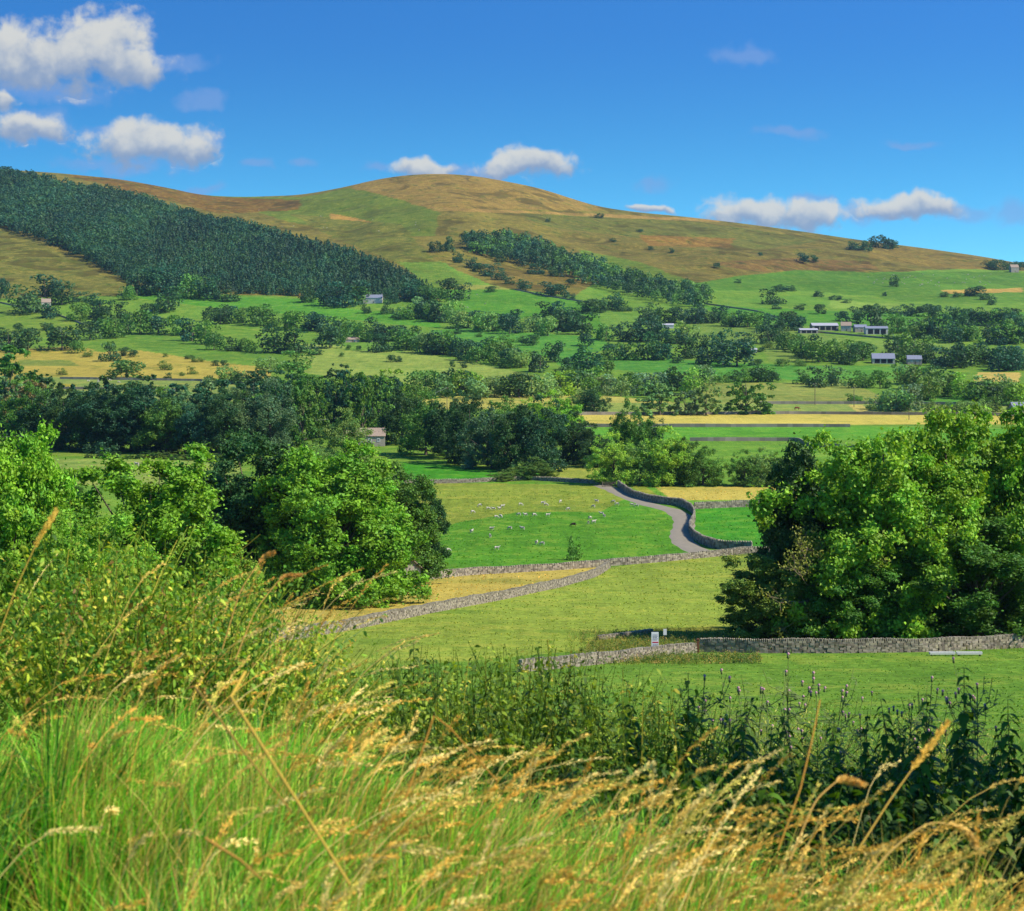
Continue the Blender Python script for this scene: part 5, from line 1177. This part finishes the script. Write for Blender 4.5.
big_n = [(965, 655, 8.6), (926, 678, 8.8), (908, 690, 9.2), (944, 708, 8.4), (1021, 693, 8.2), (1000, 716, 8.8), (690, 668, 9.6), (712, 684, 9.4), (668, 700, 9.6), (734, 690, 9.8), (755, 700, 9.0), (812, 700, 9.2), (836, 704, 9.4), (618, 672, 10.2),
         (560, 652, 10.6), (545, 640, 11), (500, 655, 10.4), (470, 662, 10.2), (440, 650, 10.8), (418, 640, 11.2), (400, 652, 10.6), (640, 690, 9.8), (580, 662, 10.4), (522, 650, 10.6), (382, 668, 10.4), (360, 672, 10), (880, 716, 9), (858, 708, 9.6), (786, 706, 9.4), (983, 726, 8.2)]
big_n.sort()
for i, (px, tr_, Yd) in enumerate(big_n):
    lab = {965: 'tallest dark nettle, a leafy spire left of the picture right edge', 1021: 'dark nettle spire touching the right edge of the picture', 926: 'second tallest dark nettle, left of the tallest spire'}.get(px) or f"dark nettle spire, {ORD[i] if i < 20 else ORD[i - 20]} from the left in the {'first' if i < 20 else 'second'} part of the row"
    st, lf = NM[i % 6]; herb_at('nettle', px, tr_, Yd, 1.4, (st, lf), ('stem', 'foliage'), lab, 'tall nettles rising above the weeds', 'nettle', tilt=.05)
for i in range(110):
    px = fr.uniform(330, 1060); Yd = fr.uniform(7.6, 11.6); st, lf = NM[fr.randint(6)]
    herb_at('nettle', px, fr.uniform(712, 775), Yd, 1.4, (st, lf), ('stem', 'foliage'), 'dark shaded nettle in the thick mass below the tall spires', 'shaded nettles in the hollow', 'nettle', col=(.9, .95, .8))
# --- thistles
def thistle_mesh(seed, H=1.4):
    r = np.random.RandomState(seed); St = Acc(); Hd = Acc(); Vs, Fs, Cs, off = [], [], [], 0
    def leaf_set(pts, n, L0):
        nonlocal off
        for i in range(n):
            s = r.uniform(.1, .95); p = np.array([np.interp(s, np.linspace(0, 1, len(pts)), pts[:, j]) for j in range(3)]); a = r.uniform(0, 6.28); L = L0 * r.uniform(.6, 1.2) * (1.2 - .6 * s)
            u = np.linspace(0, 1, 7); q = p + np.stack([np.cos(a) * L * u, np.sin(a) * L * u, L * (.5 * u - .6 * u ** 2)], 1)
            v, f = ribbons(q[None], (L * .24 * np.array([.3, 1, .45, .95, .4, .6, .02]))[None], np.array([[-math.sin(a), math.cos(a), .2]])); Vs.append(v); Fs.append(f + off); off += len(v); Cs.append(np.tile(lin((118, 138, 76)) * r.uniform(.7, 1.3), (len(v), 1)))
    k = 7; t = np.linspace(0, 1, k); main = np.stack([.05 * t ** 2, 0 * t, H * .95 * t], 1); St.tube(main, np.linspace(.006, .003, k), 5, lin((120, 140, 70))); leaf_set(main, 26, .17)
    tips = [main[-1]]
    for i in range(9):
        s = r.uniform(.5, .92); p = np.array([np.interp(s, t, main[:, j]) for j in range(3)]); a = r.uniform(0, 6.28); e = p + np.array([math.cos(a) * .16, math.sin(a) * .16, r.uniform(.12, .30)])
        q = np.array([p, p * .5 + e * .5 + np.array([math.cos(a) * .04, math.sin(a) * .04, -.02]), e]); St.tube(q, [.003, .0025, .002], 4, lin((120, 140, 70))); leaf_set(q, 7, .08); tips.append(e); tips.append(e + r.normal(size=3) * .03)
    for p in tips:
        R0 = .011; Hd.tube([p + np.array([0, 0, z]) for z in (0, .006, .016, .024)], [.004, R0, R0 * .95, R0 * .6], 7, lin((92, 112, 60)))
        Hd.tube([p + np.array([0, 0, z]) for z in (.022, .032, .040)], [R0 * .6, R0 * 1.25, R0 * .4], 7, lin((186, 130, 160)) * r.uniform(.8, 1.15))
    return St.me('stem', MAT['stem'], True), mesh_np('foliage', np.concatenate(Vs), np.concatenate(Fs), np.concatenate(Cs), MAT['herb'], True), tips[:8]
def flower_head():
    R0 = .008; Hd = Acc()
    Hd.tube([(0, 0, z) for z in (0, .006, .016, .022, .023, .032, .040)], [.004, R0, R0 * .95, R0 * .6, R0 * .6, R0 * 1.3, R0 * .4], 7, lin((150, 150, 120)))
    me = Hd.me('flower_head', MAT['stem'], True); a = me.attributes['tint'].data
    for i, v in enumerate(me.vertices): a[i].color = (*(lin((196, 150, 160)) if v.co.z > .0222 else lin((110, 130, 70))), 1)
    return me
FH = flower_head()
THM = [thistle_mesh(i) for i in range(4)]
th = [(694, 662, 10.8), (792, 660, 12.4), (776, 676, 12.8), (808, 672, 12.6), (760, 690, 12.2), (918, 668, 12), (904, 690, 11.6), (938, 684, 11.8), (984, 672, 11), (996, 680, 11.2), (842, 690, 13), (824, 684, 12.8), (742, 668, 13.4), (730, 680, 13), (868, 700, 12.4)]
th.sort()
for i, (px, tr_, Yd) in enumerate(th):
    o = herb_at('thistle', px, tr_, Yd, 1.4, THM[i % 4][:2], ('stem', 'foliage'), f"pink headed thistle, {ORD[i]} from the left beyond the dark nettles", 'thistles beyond the nettles', 'thistle', tilt=.06)
    for p in THM[i % 4][2]: link('flower_head', FH, o).location = tuple(p)
# --- dock or hogweed stalks, single bent straws
def stalk(label, pts, rad, col, name='bent_straw'):
    P = [np.array(w3(*p)) for p in pts]; A = Acc(); Q = []
    for a, b in zip(P[:-1], P[1:]):
        for u in np.linspace(0, 1, 6)[:-1]: Q.append(a * (1 - u) + b * u)
    Q.append(P[-1]); Q = np.array(Q); A.tube(Q, np.linspace(rad, rad * .75, len(Q)), 6, lin(col)); o = link(name, A.me(name, MAT['straw'], True)); tag(o, label, 'straw', 'broken straws on the bank')
stalk('long thick pale straw slanting down right across the left grass', [(245, 672, 3.9), (231, 697, 3.8), (290, 790, 3.5), (350, 885, 3.3)], (.0036), (212, 176, 70))
stalk('duller brown straw slanting parallel left of the thick pale straw', [(196, 688, 4.1), (203, 697, 4.0), (250, 760, 3.8), (292, 812, 3.7)], .0028, (176, 138, 60))
stalk('straw folded like an inverted v above the middle of the bank', [(405, 800, 4.2), (434, 716, 4.3), (450, 728, 4.3), (498, 782, 4.2)], .0026, (188, 136, 50))
stalk('golden bent straw standing before the dark nettles right of centre', [(778, 850, 4.1), (800, 790, 4.2), (812, 740, 4.3), (820, 700, 4.4)], .0022, (190, 140, 48))
stalk('brown straw lying low on the left grass near the bottom', [(205, 838, 3.3), (240, 860, 3.3), (262, 880, 3.25)], .0026, (190, 140, 60))
def arch(label, pts, col, rad=.0022):
    """one big seeding stem along a hand placed arc with its own head"""
    P = np.array([w3(*p) for p in pts]); d = np.linspace(0, 1, len(P)); u = np.linspace(0, 1, 30); Q = np.stack([np.interp(u, d, P[:, j]) for j in range(3)], 1)
    for _ in range(6): Q[1:-1] = .25 * Q[:-2] + .5 * Q[1:-1] + .25 * Q[2:]
    o = empty('seeding_stem', tuple(Q[0])); tag(o, label, 'grass stem', 'single large seeding stems'); Q = Q - Q[0]
    A = Acc(); A.tube(Q, np.linspace(rad, rad * .5, 30), 5, lin(col) * .9); link('stem', A.me('stem', MAT['straw'], True), o)
    m = 330; s = .62 + .38 * fr.uniform(0, 1, m); p = np.stack([np.interp(s, u, Q[:, j]) for j in range(3)], 1); T = unit(np.stack([np.interp(np.minimum(s + .03, 1), u, Q[:, j]) - np.interp(s - .03, u, Q[:, j]) for j in range(3)], 1))
    rnd = unit(fr.normal(size=(m, 3))); D = unit(T + rnd * .5); env = .25 + np.sin(np.clip((s - .6) / .4 * 3.0, 0, 3.1)); p = p + rnd * (fr.uniform(.001, .006, m) * env)[:, None]
    V, F = leaves(p, D, unit(np.cross(D, fr.normal(size=(m, 3)))), fr.uniform(.009, .016, m), .0045); link('seed_head', mesh_np('seed_head', V, F, np.repeat(lin(col)[None] * fr.uniform(.8, 1.4, (m, 1)), 4, 0), MAT['straw']), o)
arch('golden seed stem rising steeply to the right past the dark nettles', [(858, 850, 4.0), (890, 800, 4.1), (915, 765, 4.2), (948, 722, 4.3)], (216, 176, 70))
arch('arching seed stem whose head droops to the right near the right edge', [(850, 900, 3.7), (890, 850, 3.8), (930, 820, 3.9), (965, 828, 4.0), (980, 852, 4.0)], (214, 176, 90))
arch('arching seed stem curling over in front of the dark hollow', [(790, 860, 3.8), (815, 800, 3.9), (840, 778, 4.0), (862, 784, 4.0)], (216, 172, 84))
arch('tall curved seed stem over the left tree tops', [(-10, 660, 5.0), (15, 590, 5.1), (38, 540, 5.2), (56, 511, 5.3)], (190, 160, 60))
arch('drooping pale seed head above the right end of the brambles', [(235, 660, 6.4), (255, 610, 6.5), (282, 576, 6.6), (300, 575, 6.6)], (214, 166, 84))
arch('second drooping pale seed head over the bramble tops', [(222, 650, 6.2), (240, 590, 6.3), (262, 558, 6.4), (273, 553, 6.4)], (206, 160, 80))
# tall hawthorn just off to the right whose shade falls across the hollow
def shade_bush():
    for (x, y, H, W, lab) in ((5.4, 8.6, 4.8, 4.4, 'hawthorn thicket right of the bank shading the nettle hollow, nearer of two'), (7.6, 9.6, 6.8, 4.8, 'taller hawthorn thicket behind the nearer one right of the bank')):
        o = empty('hawthorn', (x, y, H1(x, y) - .1), 1.0, (W / 17, W / 17, H / 20)); tag(o, lab, 'bush', 'hawthorns right of the bank')
        c, t = TM['near'][1]; cr = link('crown', c, o); cr.color = (*lin((60, 92, 38)), 1); link('trunk', t, o)
shade_bush()

# tussocks standing in the nearer fields, coloured as the field they grow in
def tussocks():
    n = 150000; Y = 95 + (560 - 95) * fr.uniform(0, 1, n) ** 1.25; c = fr.uniform(-60, 1084, n); X = (c - 512) / FPX * Y
    clump = waves(X, Y, 9, 4, 6) + .6 * waves(X, Y, 3.2, 3, 17); m = fr.uniform(size=n) < np.clip(.35 + .38 * clump, .04, 1); X, Y = X[m], Y[m]
    T_ = line3([(600, 485), (612, 489), (628, 497), (650, 505), (672, 510), (683, 517), (685, 525), (680, 535), (684, 544), (700, 552), (712, 556)], 4.0)
    dm = np.min(np.hypot(X[:, None] - T_[None, :, 0], Y[:, None] - T_[None, :, 1]), 1); k_ = dm > 4.2; X, Y = X[k_], Y[k_]; n = len(X)
    H = fr.uniform(.10, .26, n) * np.clip(Y / 260, .7, 1.5); az = fr.uniform(0, 6.28, n); P = bend(np.stack([X, Y, height(X, Y) - .02], 1), H, H * .6, az, 3)
    a2 = fr.uniform(0, 6.28, n); S = np.stack([np.cos(a2), np.sin(a2), 0 * a2], 1); wd = (H * .8)[:, None] * np.array([.9, 1.0, .1])[None]
    V, F = ribbons(P, wd, S); C = field_color(X, Y) * np.array([.66, .62, .46]) * fr.uniform(.85, 1.9, (n, 1)) * np.where(fr.uniform(size=(n, 1)) < .2, np.array([1.5, 1.15, 1.0]), 1.0)
    o = link('field_tussocks', mesh_np('field_tussocks', V, F, np.repeat(C, 6, 0), MAT['grass'])); tag(o, 'short tufted grass growing over the nearer fields', 'grass', kind='stuff')
tussocks()
